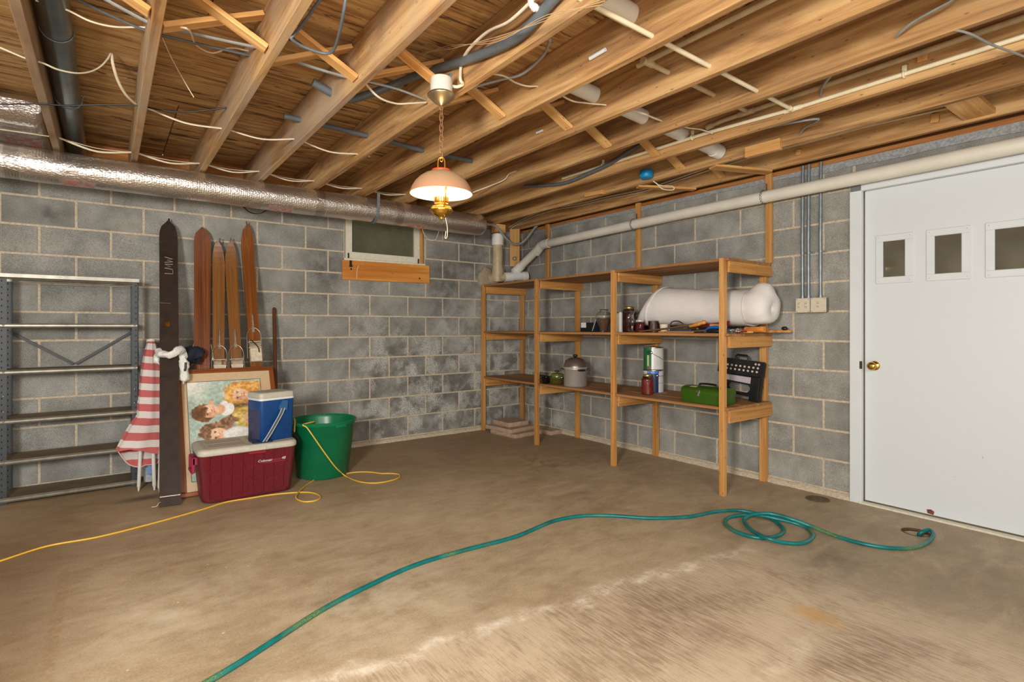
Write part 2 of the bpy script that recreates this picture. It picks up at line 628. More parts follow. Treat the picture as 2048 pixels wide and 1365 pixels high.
def mat_plywood():
    t = NT('old plywood')
    r = t.rand()
    v = t.coord()
    off = t.comb(t.math('MULTIPLY', r, 7.0), t.math('MULTIPLY', r, 19.0), 0.0)
    va = t.n('ShaderNodeVectorMath', operation='ADD')
    t.l(v, va.inputs[0])
    t.l(off, va.inputs[1])
    v = va.outputs[0]
    f1 = t.noise(t.mapping(v, (0.9, 9, 1)), 1.4, 6, 0.6, 1.6)
    f2 = t.noise(t.mapping(v, (3, 90, 1)), 1.0, 4, 0.6)
    f = t.math('ADD', t.math('MULTIPLY', f1, 0.7), t.math('MULTIPLY', f2, 0.3))
    col = t.ramp(f, [(0.37, rgb(132, 92, 50)), (0.5, rgb(184, 142, 88)), (0.62, rgb(210, 174, 120))])
    s = t.noise(t.mapping(v, (1.6, 14, 1)), 1.3, 5, 0.7, 1.0)
    col = t.mix(t.ramp(s, [(0.56, 0.0), (0.62, 0.85)]), col, rgb(64, 38, 22))
    vk = t.n('ShaderNodeTexVoronoi', feature='F1')
    t.l(t.mapping(v, (2.2, 5.5, 1)), vk.inputs['Vector'])
    col = t.mix(t.ramp(vk.outputs['Distance'], [(0.05, 0.75), (0.11, 0.0)]), col, rgb(66, 38, 20))
    t.bump(f, 0.2, 0.002)
    return t.set(col, 0.8)


def mat_foil(seams=True):
    t = NT('foil duct wrap')
    v = t.coord()
    vc = t.n('ShaderNodeTexVoronoi', feature='DISTANCE_TO_EDGE')
    t.l(t.mapping(v, (9, 13, 13)), vc.inputs['Vector'])
    n1 = t.noise(t.mapping(v, (5, 11, 11), rot=(0, 0.5, 0.4)), 1.0, 3, 0.5, 1.2)
    wv = t.n('ShaderNodeTexWave', wave_type='BANDS', bands_direction='X')
    t.l(v, wv.inputs['Vector'])
    wv.inputs['Scale'].default_value = 22
    wv.inputs['Distortion'].default_value = 1.2
    x, y, z = t.sep(v)
    crum = t.ramp(t.noise(t.mapping(v, (2.0, 0.6, 0.6)), 1.0, 3), [(0.42, 0.4), (0.62, 1.1)])
    h = t.math('ADD', t.math('MULTIPLY', n1, crum), t.math('ADD', t.math('MULTIPLY', wv.outputs['Fac'], 0.05), t.math('MULTIPLY', vc.outputs[0], 0.35)))
    t.bump(h, 0.4, 0.02)
    # stamped red lettering, long worn off
    lf = t.noise(t.mapping(v, (34, 30, 55)), 1.0, 3, 0.6)
    col = rgb(226, 222, 216)
    red = None
    for cx in (-1.2, 0.05, 1.24):
        b = t.math('MULTIPLY', t.band(x, cx - 0.09, cx + 0.09, 0.012), t.band(t.math('SUBTRACT', y, z), 0.02, 0.3, 0.02))
        red = b if red is None else t.math('MAXIMUM', red, b)
    red = t.math('MULTIPLY', red, t.ramp(lf, [(0.42, 0.15), (0.55, 0.8)]))
    col = t.mix(red, col, rgb(190, 84, 62))
    tp = None
    for cx in (-1.52, 0.35, 1.05):
        b = t.band(x, cx - 0.035, cx + 0.035, 0.004)
        tp = b if tp is None else t.math('MAXIMUM', tp, b)
    col = t.mix(t.math('MULTIPLY', tp, 0.45), col, rgb(150, 140, 128))
    return t.set(col, 0.3, t.math('SUBTRACT', 0.94, t.math('MULTIPLY', red, 0.7)))


M_block = mat_block()
M_mortar = mat_mortar()
M_floor = mat_floor()
M_ply = mat_plywood()
M_foil = mat_foil()
M_joist = wood('aged joist timber', rgb(132, 90, 46), rgb(184, 138, 82), rgb(208, 168, 112), 0.75, 0.55, True, 0.1, dust=rgb(178, 158, 134), sharp=0.06)
M_sill = wood('sill timber', rgb(134, 78, 32), rgb(172, 110, 52), rgb(196, 138, 76), 0.75)
M_fresh = wood('bridging timber', rgb(186, 128, 66), rgb(214, 162, 96), rgb(232, 190, 128), 0.65, 1.0, True, 0.08)
M_shelf = wood('shelf timber', rgb(160, 106, 50), rgb(196, 140, 74), rgb(216, 166, 100), 0.6, 1.0, True, 0.1)
M_plank = wood('shelf plank', rgb(122, 84, 48), rgb(158, 112, 66), rgb(184, 138, 88), 0.7, 0.8, True, 0.1)
M_pine = wood('varnished pine', rgb(170, 98, 30), rgb(204, 130, 48), rgb(222, 156, 74), 0.4, 0.8, True, 0.03, 0.3)
M_white = plain('white paint', rgb(216, 221, 222), 0.42, amt=0.03, scale=6)
M_cream = plain('old cream paint', rgb(222, 216, 196), 0.6, amt=0.1, scale=40, bump=0.2)
M_pvc = plain('white plastic pipe', rgb(222, 217, 202), 0.38, amt=0.06, scale=9)
M_pvcw = plain('new white plastic pipe', rgb(232, 231, 224), 0.35, amt=0.03, scale=9)
M_pvct = plain('yellowed plastic pipe', rgb(190, 170, 134), 0.45, amt=0.18, scale=14)
M_cpvc = plain('cream water pipe', rgb(232, 220, 186), 0.38, amt=0.05, scale=20)
M_wirew = plain('white cable sheath', rgb(224, 212, 186), 0.5, amt=0.1, scale=30)
M_wireg = plain('grey cable sheath', rgb(150, 152, 148), 0.5, amt=0.1, scale=30)
M_wiredk = plain('dark grey cable sheath', rgb(92, 98, 102), 0.45, amt=0.12, scale=20)
M_black = plain('black plastic', rgb(24, 24, 25), 0.38, amt=0.2)
M_galv = plain('galvanised steel', rgb(138, 148, 152), 0.45, 0.6, 0.22, 16)
M_galvd = plain('dull steel duct', rgb(112, 124, 128), 0.32, 0.85, 0.2, 7)
M_dark = plain('dark hole', rgb(20, 17, 14), 0.9)
M_brass = plain('aged brass', rgb(186, 138, 58), 0.28, 0.95, 0.22, 18)
M_brassn = plain('polished brass', rgb(222, 178, 88), 0.16, 1.0, 0.05)
M_rust = plain('rusty chain iron', rgb(150, 108, 78), 0.7, 0.3, 0.3, 60)
M_well = plain('window well', rgb(150, 148, 128), 0.9, amt=0.3, scale=14)

# ------------------------------------------------------------------ setting: floor
DRAIN = (-0.327, -3.997)


def make_floor():
    bm = bmesh.new()
    n = 40
    out = [(-8, -8), (3, -8), (3, 0.25), (-8, 0.25)]
    ov = [bm.verts.new((x, y, 0)) for x, y in out]
    iv = [bm.verts.new((DRAIN[0] + 0.07 * math.cos(2 * PI * k / n), DRAIN[1] + 0.07 * math.sin(2 * PI * k / n), 0)) for k in range(n)]
    es = [bm.edges.new((ov[i], ov[(i + 1) % 4])) for i in range(4)] + [bm.edges.new((iv[i], iv[(i + 1) % n])) for i in range(n)]
    bmesh.ops.triangle_fill(bm, use_beauty=True, use_dissolve=False, edges=es)
    lo = [bm.verts.new((v.co.x, v.co.y, -0.05)) for v in iv]
    for i in range(n):
        bm.faces.new((iv[i], iv[(i + 1) % n], lo[(i + 1) % n], lo[i]))
    bm.faces.new(lo)
    bmesh.ops.recalc_face_normals(bm, faces=bm.faces)
    for f in bm.faces:
        if abs(f.normal.z) > 0.9 and f.normal.z < 0:
            f.normal_flip()
    me = bpy.data.meshes.new('floor')
    bm.to_mesh(me)
    bm.free()
    me.materials.append(M_floor)
    o = bpy.data.objects.new('floor', me)
    COL.objects.link(o)
    return structure(o)


floor = make_floor()
# threshold strip under the door
MB().box((-0.012, -4.27, 0.006), (0.05, 1.34, 0.012), bevel=0.003).build('threshold_strip', M_cream, floor)

# ------------------------------------------------------------------ setting: the two block walls
I = 0.0254
ROW0, RH = 0.04, 0.2032
WIN = (-2.147, -1.30, 1.78, 2.27)       # hole in the back wall: x0, x1, z0, z1
DOOR_Y = -3.56                          # right wall blocks stop here

mb = MB()
mb.box(((-8 + WIN[0]) / 2, 0.103, 1.1325), (WIN[0] + 8, 0.2, 2.265))
mb.box(((WIN[1] + 0.2) / 2, 0.103, 1.1325), (0.2 - WIN[1], 0.2, 2.265))
mb.box(((WIN[0] + WIN[1]) / 2, 0.103, WIN[2] / 2), (WIN[1] - WIN[0], 0.2, WIN[2]))
wall_back = structure(mb.build('wall_back', M_mortar))
mb = MB()
mb.box((0.103, (DOOR_Y + 0.006) / 2, 1.1325), (0.2, 0.006 - DOOR_Y, 2.265))
mb.box((0.106, -4.27, 2.175), (0.2, 1.42, 0.18))
mb.box((0.106, -6.5, 1.1325), (0.2, 3.0, 2.265))
wall_right = structure(mb.build('wall_right', M_mortar))

_bl = {}


def block(l, axis, a, z, parent):
    l = round(l, 3)
    if l < 0.03:
        return
    me = _bl.get((l, axis))
    if me is None:
        size = (l, 0.05, RH - 0.0155) if axis == 'x' else (0.05, l, RH - 0.0155)
        me = MB().box((0, 0, 0), size, bevel=0.0025).mesh('concrete_block')
        me.materials.append(M_block)
        _bl[(l, axis)] = me
    o = bpy.data.objects.new('concrete_block', me)
    dx = random.uniform(0, 0.0022)
    o.location = (a, 0.025 - dx, z) if axis == 'x' else (0.025 - dx, a, z)
    COL.objects.link(o)
    attach(o, parent)


for row in range(11):
    zc = ROW0 + RH * (row + 0.5)
    joints = [0.0] + [-((8 + 16 * k) if row % 2 == 0 else 16 * k) * I - 0.067 for k in range(18)]
    for a, b in zip(joints[:-1], joints[1:]):
        spans = [(b, a)]
        if zc + RH / 2 > WIN[2] + 0.03:
            spans = []
            if b < WIN[0]:
                spans.append((b, min(a, WIN[0])))
            if a > WIN[1]:
                spans.append((max(b, WIN[1]), a))
        for s0, s1 in spans:
            if s1 - s0 > 0.02:
                block(s1 - s0 - 0.0155, 'x', (s0 + s1) / 2, zc, wall_back)
    joints = [0.0] + [-((8 + 16 * k) if row % 2 == 0 else 16 * k) * I + 0.0836 for k in range(0 if row % 2 == 0 else 1, 12)]
    for a, b in zip(joints[:-1], joints[1:]):
        b = max(b, DOOR_Y)
        if a - b > 0.05:
            block(a - b - 0.0155, 'y', (a + b) / 2, zc, wall_right)
# solid course over the door
mb = MB()
mb.box((0.025, -4.27, 2.17), (0.05, 1.4, 0.19), bevel=0.003)
mb.build('lintel', M_block, wall_right)


def rough_foot(name, p0, p1, nrm, parent):
    """the lumpy mortar fillet where the wall meets the slab"""
    p0, p1, nrm = Vector(p0), Vector(p1), Vector(nrm)
    n = 90
    rings = []
    for i in range(n + 1):
        p = p0.lerp(p1, i / n)
        k = mnoise.noise(p * 9) * 0.5 + 0.5
        w, h = 0.012 + 0.03 * k, 0.022 + 0.03 * (mnoise.noise(p * 6 + Vector((3, 1, 0))) * 0.5 + 0.5)
        rings.append([p - nrm * 0.02 + Vector((0, 0, -0.01)), p + nrm * w + Vector((0, 0, -0.01)), p + nrm * w * 0.8 + Vector((0, 0, h * 0.45)), p + nrm * 0.004 + Vector((0, 0, h)), p - nrm * 0.02 + Vector((0, 0, h))])
    MB().loft(rings).build(name, M_mortar, parent)


rough_foot('mortar_fillet', (-7, 0, 0), (0, 0, 0), (0, -1, 0), wall_back)
rough_foot('mortar_fillet', (0, 0, 0), (0, -3.56, 0), (-1, 0, 0), wall_right)
board('sill_plate', (-7, 0.09, 2.2825), (0.1, 0.09, 2.2825), 0.14, 0.035, M_sill, wall_back)
board('sill_plate', (0.075, 0, 2.2825), (0.075, -7, 2.2825), 0.14, 0.035, M_sill, wall_right)
# sheet-metal flashing folded down under the sill plate, its lower edge ragged
rings = []
for i in range(81):
    y = -0.2 - 5.2 * i / 80
    w = 0.012 + 0.035 * (mnoise.noise(Vector((y * 3.5, 0.3, 0))) * 0.5 + 0.5) + (0.02 if y < -3.3 else 0)
    rings.append([(0.0, y, 2.266), (-0.009, y, 2.264), (-0.009, y, 2.262 - w), (-0.006, y, 2.262 - w), (-0.003, y, 2.25)])
MB().loft(rings).build('flashing', plain('flashing metal', rgb(150, 153, 152), 0.7, 0.1, 0.3, 70), wall_right)

# ------------------------------------------------------------------ setting: ceiling with joists, bridging and subfloor
JR = [-4.603, -4.192, -3.781, -3.37, -2.967, -2.544, -2.135, -1.72, -1.297, -0.897, -0.479, -0.053]
JT = 0.038
ZB, ZT = 2.30, 2.535
ceiling = structure(MB().box((-3.4, -3.42, 2.575), (7.1, 7.14, 0.04)).build('ceiling', M_ply))
for ix in range(3):
    for iy in range(6):
        x0 = -6.95 + 2.44 * ix + (1.22 if iy % 2 else 0) - 0.3
        y0 = -7.2 + 1.22 * iy
        x1 = min(x0 + 2.434, 0.2)
        if x1 - x0 < 0.1:
            continue
        o = MB().box(((x0 + x1) / 2, y0 + 0.608, 2.5451), (x1 - x0, 1.214, 0.018)).build('plywood_panel', M_ply, ceiling)
for xr in [-5.425, -5.014] + JR:
    board('joist', (xr - JT / 2, 0.1, (ZB + ZT) / 2), (xr - JT / 2, -7.0, (ZB + ZT) / 2), JT, ZT - ZB, M_joist, ceiling, bevel=0.003)
board('rim_board', (-7, 0.12, (ZB + ZT) / 2), (0.15, 0.12, (ZB + ZT) / 2), 0.038, ZT - ZB, M_sill, ceiling)
board('rim_board', (0.1, 0.1, (ZB + ZT) / 2), (0.1, -7, (ZB + ZT) / 2), 0.038, ZT - ZB, M_sill, ceiling)
BRY = [-2.60, -2.62, -2.60, -2.56, -2.70, -2.60, -2.70, -2.62, -2.69, -2.60, -2.66]
allj = JR
for k in range(len(allj) - 1):
    xa, xb = allj[k], allj[k + 1] - JT          # clear bay from xa to xb
    y = BRY[k]
    board('bridging_strut', (xa + 0.004, y, 2.505), (xb - 0.004, y, 2.33), 0.062, 0.02, M_fresh, ceiling, up=(0.45, 0, 0.9))
    board('bridging_strut', (xa + 0.004, y + 0.07, 2.33), (xb - 0.004, y + 0.07, 2.505), 0.062, 0.02, M_fresh, ceiling, up=(-0.45, 0, 0.9))
# odd blocks nailed to and between the last joists
for name, p0, p1, w, h, up in (
        ('nailed_block', (-0.535, -3.110, 2.318), (-0.535, -3.344, 2.315), 0.035, 0.07, (0, 0, 1)),
        ('nailed_block', (-0.535, -1.611, 2.328), (-0.535, -1.817, 2.317), 0.05, 0.035, (0, 0, 1)),
        ('blocking_board', (-0.50, -2.84, 2.297), (-0.07, -3.02, 2.292), 0.09, 0.018, (0, 0, 1)),
        ('blocking_board', (-0.50, -2.16, 2.297), (-0.07, -2.40, 2.292), 0.06, 0.018, (0, 0, 1)),
        ('blocking_board', (-0.49, -4.22, 2.33), (-0.08, -4.22, 2.33), 0.14, 0.03, (0, 0, 1)),
        ('hanger_block', (-0.100, -3.249, 2.350), (-0.100, -3.253, 2.387), 0.03, 0.03, (0, 1, 0)),
        ('hanger_block', (-0.100, -4.023, 2.341), (-0.100, -4.028, 2.392), 0.03, 0.04, (0, 1, 0)),
        ('hanger_block', (-0.945, -4.201, 2.378), (-0.945, -4.202, 2.412), 0.02, 0.04, (0, 1, 0))):
    board(name, p0, p1, w, h, M_fresh, ceiling, up=up)

# ------------------------------------------------------------------ setting: window
window = structure(MB().box((-1.7235, 0.04, 1.797), (0.86, 0.12, 0.03), bevel=0.004).build('window_1', M_cream))
x0, x1, z0, z1 = -2.14, -1.365, 1.812, 2.265
for a, b in (((x0 + 0.03, 0.0, z0), (x0 + 0.03, 0.0, z1)), ((x1 - 0.03, 0.0, z0), (x1 - 0.03, 0.0, z1))):
    board('window_stile', a, b, 0.06, 0.045, M_cream, window, up=(0, 1, 0))
for z in (z0 + 0.03, z1 - 0.03):
    board('window_rail', (x0 + 0.06, 0.0, z), (x1 - 0.06, 0.0, z), 0.045, 0.06, M_cream, window)
board('window_jamb', (-1.342, 0.01, 1.80), (-1.342, 0.01, 2.265), 0.04, 0.05, M_shelf, window, up=(0, 1, 0))
t = NT('dusty window glass')
gl = t.n('ShaderNodeBsdfTransparent')
gl.inputs[0].default_value = (0.85, 0.86, 0.78, 1)
t.set(rgb(120, 118, 98), 0.12)
mx = t.n('ShaderNodeMixShader')
t.put(mx.inputs[0], t.ramp(t.noise(t.coord(), 6, 4), [(0.3, 0.25), (0.7, 0.4)]))
t.l(gl.outputs[0], mx.inputs[1])
t.l(t.b.outputs[0], mx.inputs[2])
t.l(mx.outputs[0], t.out.inputs[0])
M_dusty = t.m
MB().box((-1.7525, 0.005, 2.04), (0.66, 0.004, 0.40)).build('window_pane', M_dusty, window)
for x in (x0 + 0.02, x1 - 0.02):
    MB().box((x, -0.03, z0 + 0.02), (0.012, 0.012, 0.05), bevel=0.002).build('window_catch', M_black, window)
# corrugated steel well outside the window
rings = []
for i in range(25):
    a = PI * i / 24
    r = 0.52 + 0.012 * (i % 2)
    rings.append([(-1.72 + r * 1.0 * math.cos(a), 0.21 + r * math.sin(a), z) for z in (1.55, 1.75, 1.95, 2.2, 2.45)])
MB().loft(rings, closed_ring=False).build('window_well', M_well, window)
MB().box((-1.72, 0.5, 1.6), (1.1, 0.6, 0.05)).build('window_well_gravel', M_well, window)

# board nailed on under the window
t_ = thing('window_board', 'varnished pine board nailed to the block wall under the small window', 'board', (-1.714, -0.012, 1.60))
board('plank', (-2.176, -0.014, 1.695), (-1.252, -0.014, 1.703), 0.024, 0.186, M_pine, t_)
MB().box((-2.098, -0.031, 1.757), (0.022, 0.008, 0.062), bevel=0.003).box((-2.098, -0.036, 1.735), (0.03, 0.012, 0.02), bevel=0.004).build('latch', M_black, t_)
MB().lathe([(0, 0), (0.008, 0), (0.008, 0.004), (0, 0.005)], 10, (-2.093, -0.027, 1.706), (0, -1, 0)).build('bolt_hole', M_dark, t_)
MB().lathe([(0, 0), (0.008, 0), (0.008, 0.004), (0, 0.005)], 10, (-1.37, -0.027, 1.655), (0, -1, 0)).build('bolt_hole', M_dark, t_)
MB().tube([(-2.02, -0.028, 1.745), (-2.034, -0.028, 1.70), (-2.038, -0.028, 1.62)], 0.003, 6).build('glue_drip', M_wirew, t_)

# ------------------------------------------------------------------ setting: door
t = NT('white painted door')
p = t.coord('World')
sc = t.ramp(t.noise(t.mapping(p, (30, 30, 14)), 1.0, 4, 0.8), [(0.70, 0.0), (0.74, 1.0)])
lowz = t.band(t.sep(p)[2], 0.0, 0.45, 0.2)
col = t.mix(t.math('MULTIPLY', sc, t.math('ADD', 0.05, t.math('MULTIPLY', lowz, 0.6))), rgb(214, 220, 222), rgb(70, 66, 60))
M_door = t.set(col, 0.4)
DX = 0.018                                   # face of the slab
PANES = [(-3.847, -3.718), (-4.124, -3.986), (-4.398, -4.26), (-4.672, -4.534)]
PZ = (1.465, 1.703)
mb = MB()
ys = [-3.619] + [v for a, b in PANES for v in (b, a)] + [-4.90]
mb.box((DX + 0.02, (-3.619 - 4.90) / 2, (PZ[0] + 0.02) / 2), (0.04, 1.281, PZ[0] - 0.02))
mb.box((DX + 0.02, (-3.619 - 4.90) / 2, (PZ[1] + 2.04) / 2), (0.04, 1.281, 2.04 - PZ[1]))
for i in range(0, len(ys), 2):
    mb.box((DX + 0.02, (ys[i] + ys[i + 1]) / 2, sum(PZ) / 2), (0.04, ys[i] - ys[i + 1], PZ[1] - PZ[0]))
door = structure(mb.build('door_1', M_door))
M_screw = plain('grey screw head', rgb(170, 174, 174), 0.5, amt=0.03)  # even grey of the screws in the pane mouldings
t = NT('dark door glass')
t.set(rgb(62, 58, 52), 0.04, 0.0)
gl = t.n('ShaderNodeBsdfTransparent')
gl.inputs[0].default_value = (0.93, 0.91, 0.85, 1)
mx = t.n('ShaderNodeMixShader')
mx.inputs[0].default_value = 0.28
t.l(gl.outputs[0], mx.inputs[1])
t.l(t.b.outputs[0], mx.inputs[2])
t.l(mx.outputs[0], t.out.inputs[0])
M_dglass = t.m
for a, b in PANES:
    yc, w = (a + b) / 2, b - a
    zc, h = sum(PZ) / 2, PZ[1] - PZ[0]
    fr = MB()
    o_, i_ = 0.036, 0.006
    for s in (-1, 1):
        fr.box((DX - 0.005, yc, zc + s * (h / 2 + (o_ - i_) / 2)), (0.01, w + 2 * o_, o_ + i_), bevel=0.003)
        fr.box((DX - 0.005, yc + s * (w / 2 + (o_ - i_) / 2), zc), (0.01, o_ + i_, h - 2 * i_ + 0.002), bevel=0.003)
    f = fr.build('window_moulding', M_white, door)
    MB().box((DX + 0.012, yc, zc), (0.004, w - 0.002, h - 0.002)).build('window_pane', M_dglass, f)
    for s in (-1, 1):
        for q in (-1, 1):
            MB().lathe([(0, 0), (0.003, 0), (0.002, 0.0015), (0, 0.002)], 8, (DX - 0.0095, yc + s * (w / 2 + 0.02), zc + q * (h / 2 + 0.02)), (-1, 0, 0)).build('screw', M_screw, f)
# casing round the opening
board('casing', (-0.012, -3.580, 0.0), (-0.012, -3.580, 2.085), 0.07, 0.035, M_white, door, up=(1, 0, 0))
board('casing', (-0.012, -3.546, 2.075), (-0.012, -5.0, 2.075), 0.035, 0.07, M_white, door)
board('casing', (-0.012, -4.945, 0.0), (-0.012, -4.945, 2.04), 0.07, 0.035, M_white, door, up=(1, 0, 0))
k = MB().lathe([(0, 0), (0.03, 0), (0.031, 0.004), (0.026, 0.009), (0.012, 0.012), (0.011, 0.03), (0.018, 0.036), (0.026, 0.047), (0.026, 0.056), (0.018, 0.064), (0.006, 0.066), (0, 0.066)], 28, (DX, -3.675, 0.902), (-1, 0, 0)).build('door_knob', M_brassn, door)
MB().box((-0.031, -3.612, 0.905), (0.002, 0.016, 0.05), bevel=0.0008).build('strike_plate', plain('tarnished strike', rgb(90, 74, 52), 0.4, 0.8), door)
MB().prism([(0, 0), (0.03, 0.004), (0.034, 0.025), (0.012, 0.03), (-0.004, 0.02)], (DX - 0.0012, -3.985, 0.022), (0, 1, 0), (0, 0, 1), -0.001).build('rust_patch', plain('bare rusty metal', rgb(120, 66, 44), 0.8, 0.2, 0.3), door)
# the dim space beyond the door
MB().box((1.3, -4.4, 1.4), (0.05, 3.0, 2.8)).build('backdrop_wall', plain('grey siding beyond door', rgb(222, 210, 188), 0.9, amt=0.12, scale=6), wall_right)

# ------------------------------------------------------------------ overhead: ducts
t_ = thing('foil_wrapped_duct', 'long silver foil wrapped round duct slung under the joists along the back wall', 'duct', (-3.7, -0.5, 2.08))
DY, DZ, DR = -0.5, 2.187, 0.105
rings = []
NX = 150
for i in range(NX + 1):
    x = -6.6 + 5.72 * i / NX
    r = DR
    e = (-0.88 - x)
    if e < 0.07:
        r = DR * math.sqrt(max(0.05, 1 - ((0.07 - e) / 0.07) ** 2 * 0.8))
    rg = []
    for k in range(36):
        a = 2 * PI * k / 36
        q = r * (1 + 0.035 * mnoise.noise(Vector((x * 3.2, math.cos(a) * 1.5, math.sin(a) * 1.5))) + 0.018 * mnoise.noise(Vector((x * 14, math.cos(a) * 4, math.sin(a) * 4))))
        rg.append((x, DY + q * math.cos(a), DZ + q * math.sin(a) - 0.006 * math.sin((x + 2.07) * 2.2) ** 2))
    rings.append(rg)
MB().loft(rings).build('foil_sleeve', M_foil, t_, origin=(-2.90, DY, DZ))
for _ in (1,):
    pts = [(-2.067, DY - 0.118, 2.33)] + [(-2.067, DY + 0.114 * math.cos(a), DZ + 0.114 * math.sin(a)) for a in [PI + PI * q / 14 for q in range(15)]] + [(-2.067, DY + 0.118, 2.33)]
    mb = MB()
    for a, b in zip(pts[:-1], pts[1:]):
        mb.beam(a, b, 0.026, 0.0025, up=(0, 1, 0.01) if abs(Vector(b).y - Vector(a).y) < abs(Vector(b).z - Vector(a).z) else (0, 0, 1))
    mb.build('hanger_strap', M_galv, t_)

t_ = thing('foil_duct_boot', 'crumpled foil covered duct boot tucked between joists in the top left corner', 'duct', (-4.41, -0.4, 2.33))
rings = []
for i in range(26):
    y = -0.85 + 0.8 * i / 25
    k = min(1, (y + 0.86) / 0.06) ** 0.5
    rg = [(p[0] * (0.9 + 0.1 * k) - 4.415, y, 2.43 + p[1] * k * (1 + 0.1 * mnoise.noise(Vector((p[0] * 20, y * 18, p[1] * 20))))) for p in [(q[0], q[1]) for q in rrect(0.325, 0.17, 0.06, 0)]]
    rings.append(rg)
MB().loft(rings).build('foil_cover', M_foil, t_, origin=(-5.62, -0.4, 2.48))

t_ = thing('round_metal_duct', 'smooth grey round sheet metal duct running between two joists at top left', 'duct', (-4.12, -1.5, 2.38))
mb = MB()
for a, b in ((-4.6, -2.0), (-2.005, -1.1), (-1.105, 0.05)):
    mb.tube([(-4.125, a, 2.445), (-4.125, b, 2.445)], 0.056 if a < -2 else 0.0575, 30)
mb.build('pipe_run', M_galvd, t_)
for y in (-2.0, -1.1):
    MB().tube([(-4.125 + 0.0585 * math.cos(a), y, 2.445 + 0.0585 * math.sin(a)) for a in [2 * PI * k / 28 for k in range(28)]], 0.0022, 6, closed=True).build('seam_bead', M_galv, t_)
MB().tube([(-4.19, -1.13, 2.50)] + [(-4.125 + 0.062 * math.cos(a), -1.13 - 0.012 * math.sin(a * 2), 2.445 + 0.062 * math.sin(a)) for a in [PI + PI * q / 12 for q in range(13)]] + [(-4.05, -1.13, 2.50)], 0.002, 6).build('hanger_wire', M_galv, t_)

# ------------------------------------------------------------------ overhead: pipes
def pipe(name, label, pts, r, m, fit=(), fm=None, seg=20, group=None, cat='pipe', smooth=0):
    c = Vector(pts[0])
    t = thing(name, label, cat, c, group)
    MB().tube(pts, r, seg, smooth=smooth).build('pipe_run', m, t)
    for a, b, k in fit:
        MB().tube([a, b], r * k, seg).build('coupling', fm or m, t)
    return t


pipe('drain_pipe', 'wide white plastic drain pipe threaded through the right hand joists', [(-2.12, -2.91, 2.478), (-1.73, -2.905, 2.458), (-0.93, -2.90, 2.413), (-0.545, -2.91, 2.378)], 0.044, M_pvcw,
     [((-0.60, -2.908, 2.384), (-0.53, -2.911, 2.376), 1.14)])
pipe('drain_pipe', 'short fat cream drain pipe between joists at the top centre above a thin water pipe', [(-2.52, -3.52, 2.488), (-2.17, -3.52, 2.478)], 0.046, M_pvc)
pipe('water_pipe', 'thin cream water pipe crossing five joists nearest the camera, upper right', [(-2.60, -3.64, 2.34), (-0.948, -3.613, 2.344)], 0.0105, M_cpvc, seg=12,
     fit=[((-0.985, -3.613, 2.344), (-0.948, -3.613, 2.344), 1.35)])
pipe('water_pipe', 'bright white water pipe clipped along the face of a right hand joist', [(-0.95, -6.5, 2.338), (-0.95, -3.61, 2.346), (-0.95, -3.10, 2.368), (-0.95, -1.75, 2.378)], 0.011, M_cpvc, seg=12,
     fit=[((-0.95, -3.66, 2.346), (-0.95, -3.57, 2.347), 1.3)])
t_ = pipe('water_pipe', 'beige water pipe teed off between joists and crossing to the right, behind the cream one', [(-1.93, -3.41, 2.395), (-0.955, -3.36, 2.412)], 0.0125, M_pvct, seg=12,
          fit=[((-1.96, -3.41, 2.395), (-1.89, -3.41, 2.395), 1.35)])
MB().tube([(-1.94, -6.0, 2.40), (-1.935, -3.36, 2.395)], 0.0125, 12).build('branch_pipe', M_pvct, t_)
t_ = pipe('water_pipe', 'tan water pipe with black print high between the joists at right', [(-0.96, -6.5, 2.428), (-0.955, -3.2, 2.41), (-0.955, -3.10, 2.40)], 0.014, M_pvct, seg=12,
          fit=[((-0.955, -3.40, 2.411), (-0.955, -3.30, 2.411), 1.3), ((-0.955, -3.13, 2.404), (-0.955, -3.09, 2.40), 1.35)])
for (n, l, c) in (('pipe_clip', 'small white clip holding the bright white pipe to the joist, nearest the door', (-0.95, -4.13, 2.343)),
                  ('pipe_clip', 'small white clip on the bright white pipe where a thin cable meets it', (-0.95, -2.98, 2.371)),
                  ('pipe_clip', 'small white clip on the bright white pipe near a sagging grey cable', (-0.95, -2.20, 2.376))):
    t_ = thing(n, l, 'clip', c)
    MB().tube([(c[0] + 0.0145 * math.cos(a), c[1], c[2] + 0.0145 * math.sin(a)) for a in [2 * PI * k / 14 for k in range(14)]], 0.005, 6, closed=True).build('loop', M_cpvc, t_)
    MB().box((c[0] + 0.006, c[1], c[2] + 0.03), (0.01, 0.02, 0.032), bevel=0.002).build('tab', M_cpvc, t_)

# the long sewer line on the right wall with its fittings in the corner
t_ = thing('sewer_pipe', 'long fat white sewer pipe sloping along the top of the right wall over the door', 'pipe', (-0.1, -2.5, 2.06))
ax = [(-0.1, -7, 2.122), (-0.1, -4.40, 2.114), (-0.1, -2.18, 2.100), (-0.1, -0.52, 2.066)]
MB().tube(ax, 0.0435, 28).build('pipe_run', M_pvc, t_)
MB().tube([(-0.1, -0.60, 2.068), (-0.1, -0.50, 2.065), (-0.1, -0.45, 2.045), (-0.105, -0.38, 1.985)], 0.0505, 28, smooth=4).build('elbow', M_pvcw, t_)
MB().tube([(-0.105, -0.44, 2.035), (-0.205, -0.14, 1.795)], 0.0438, 28).build('diagonal_pipe', M_pvc, t_)
MB().tube([(-0.178, -0.215, 1.858), (-0.212, -0.125, 1.782)], 0.0515, 28).build('wye_collar', M_pvcw, t_)
MB().tube([(-0.11, -0.185, 1.738), (-0.40, -0.14, 1.712)], 0.048, 28).tube([(-0.205, -0.14, 1.795), (-0.26, -0.16, 1.725)], 0.046, 24).build('wye_body', M_pvcw, t_)
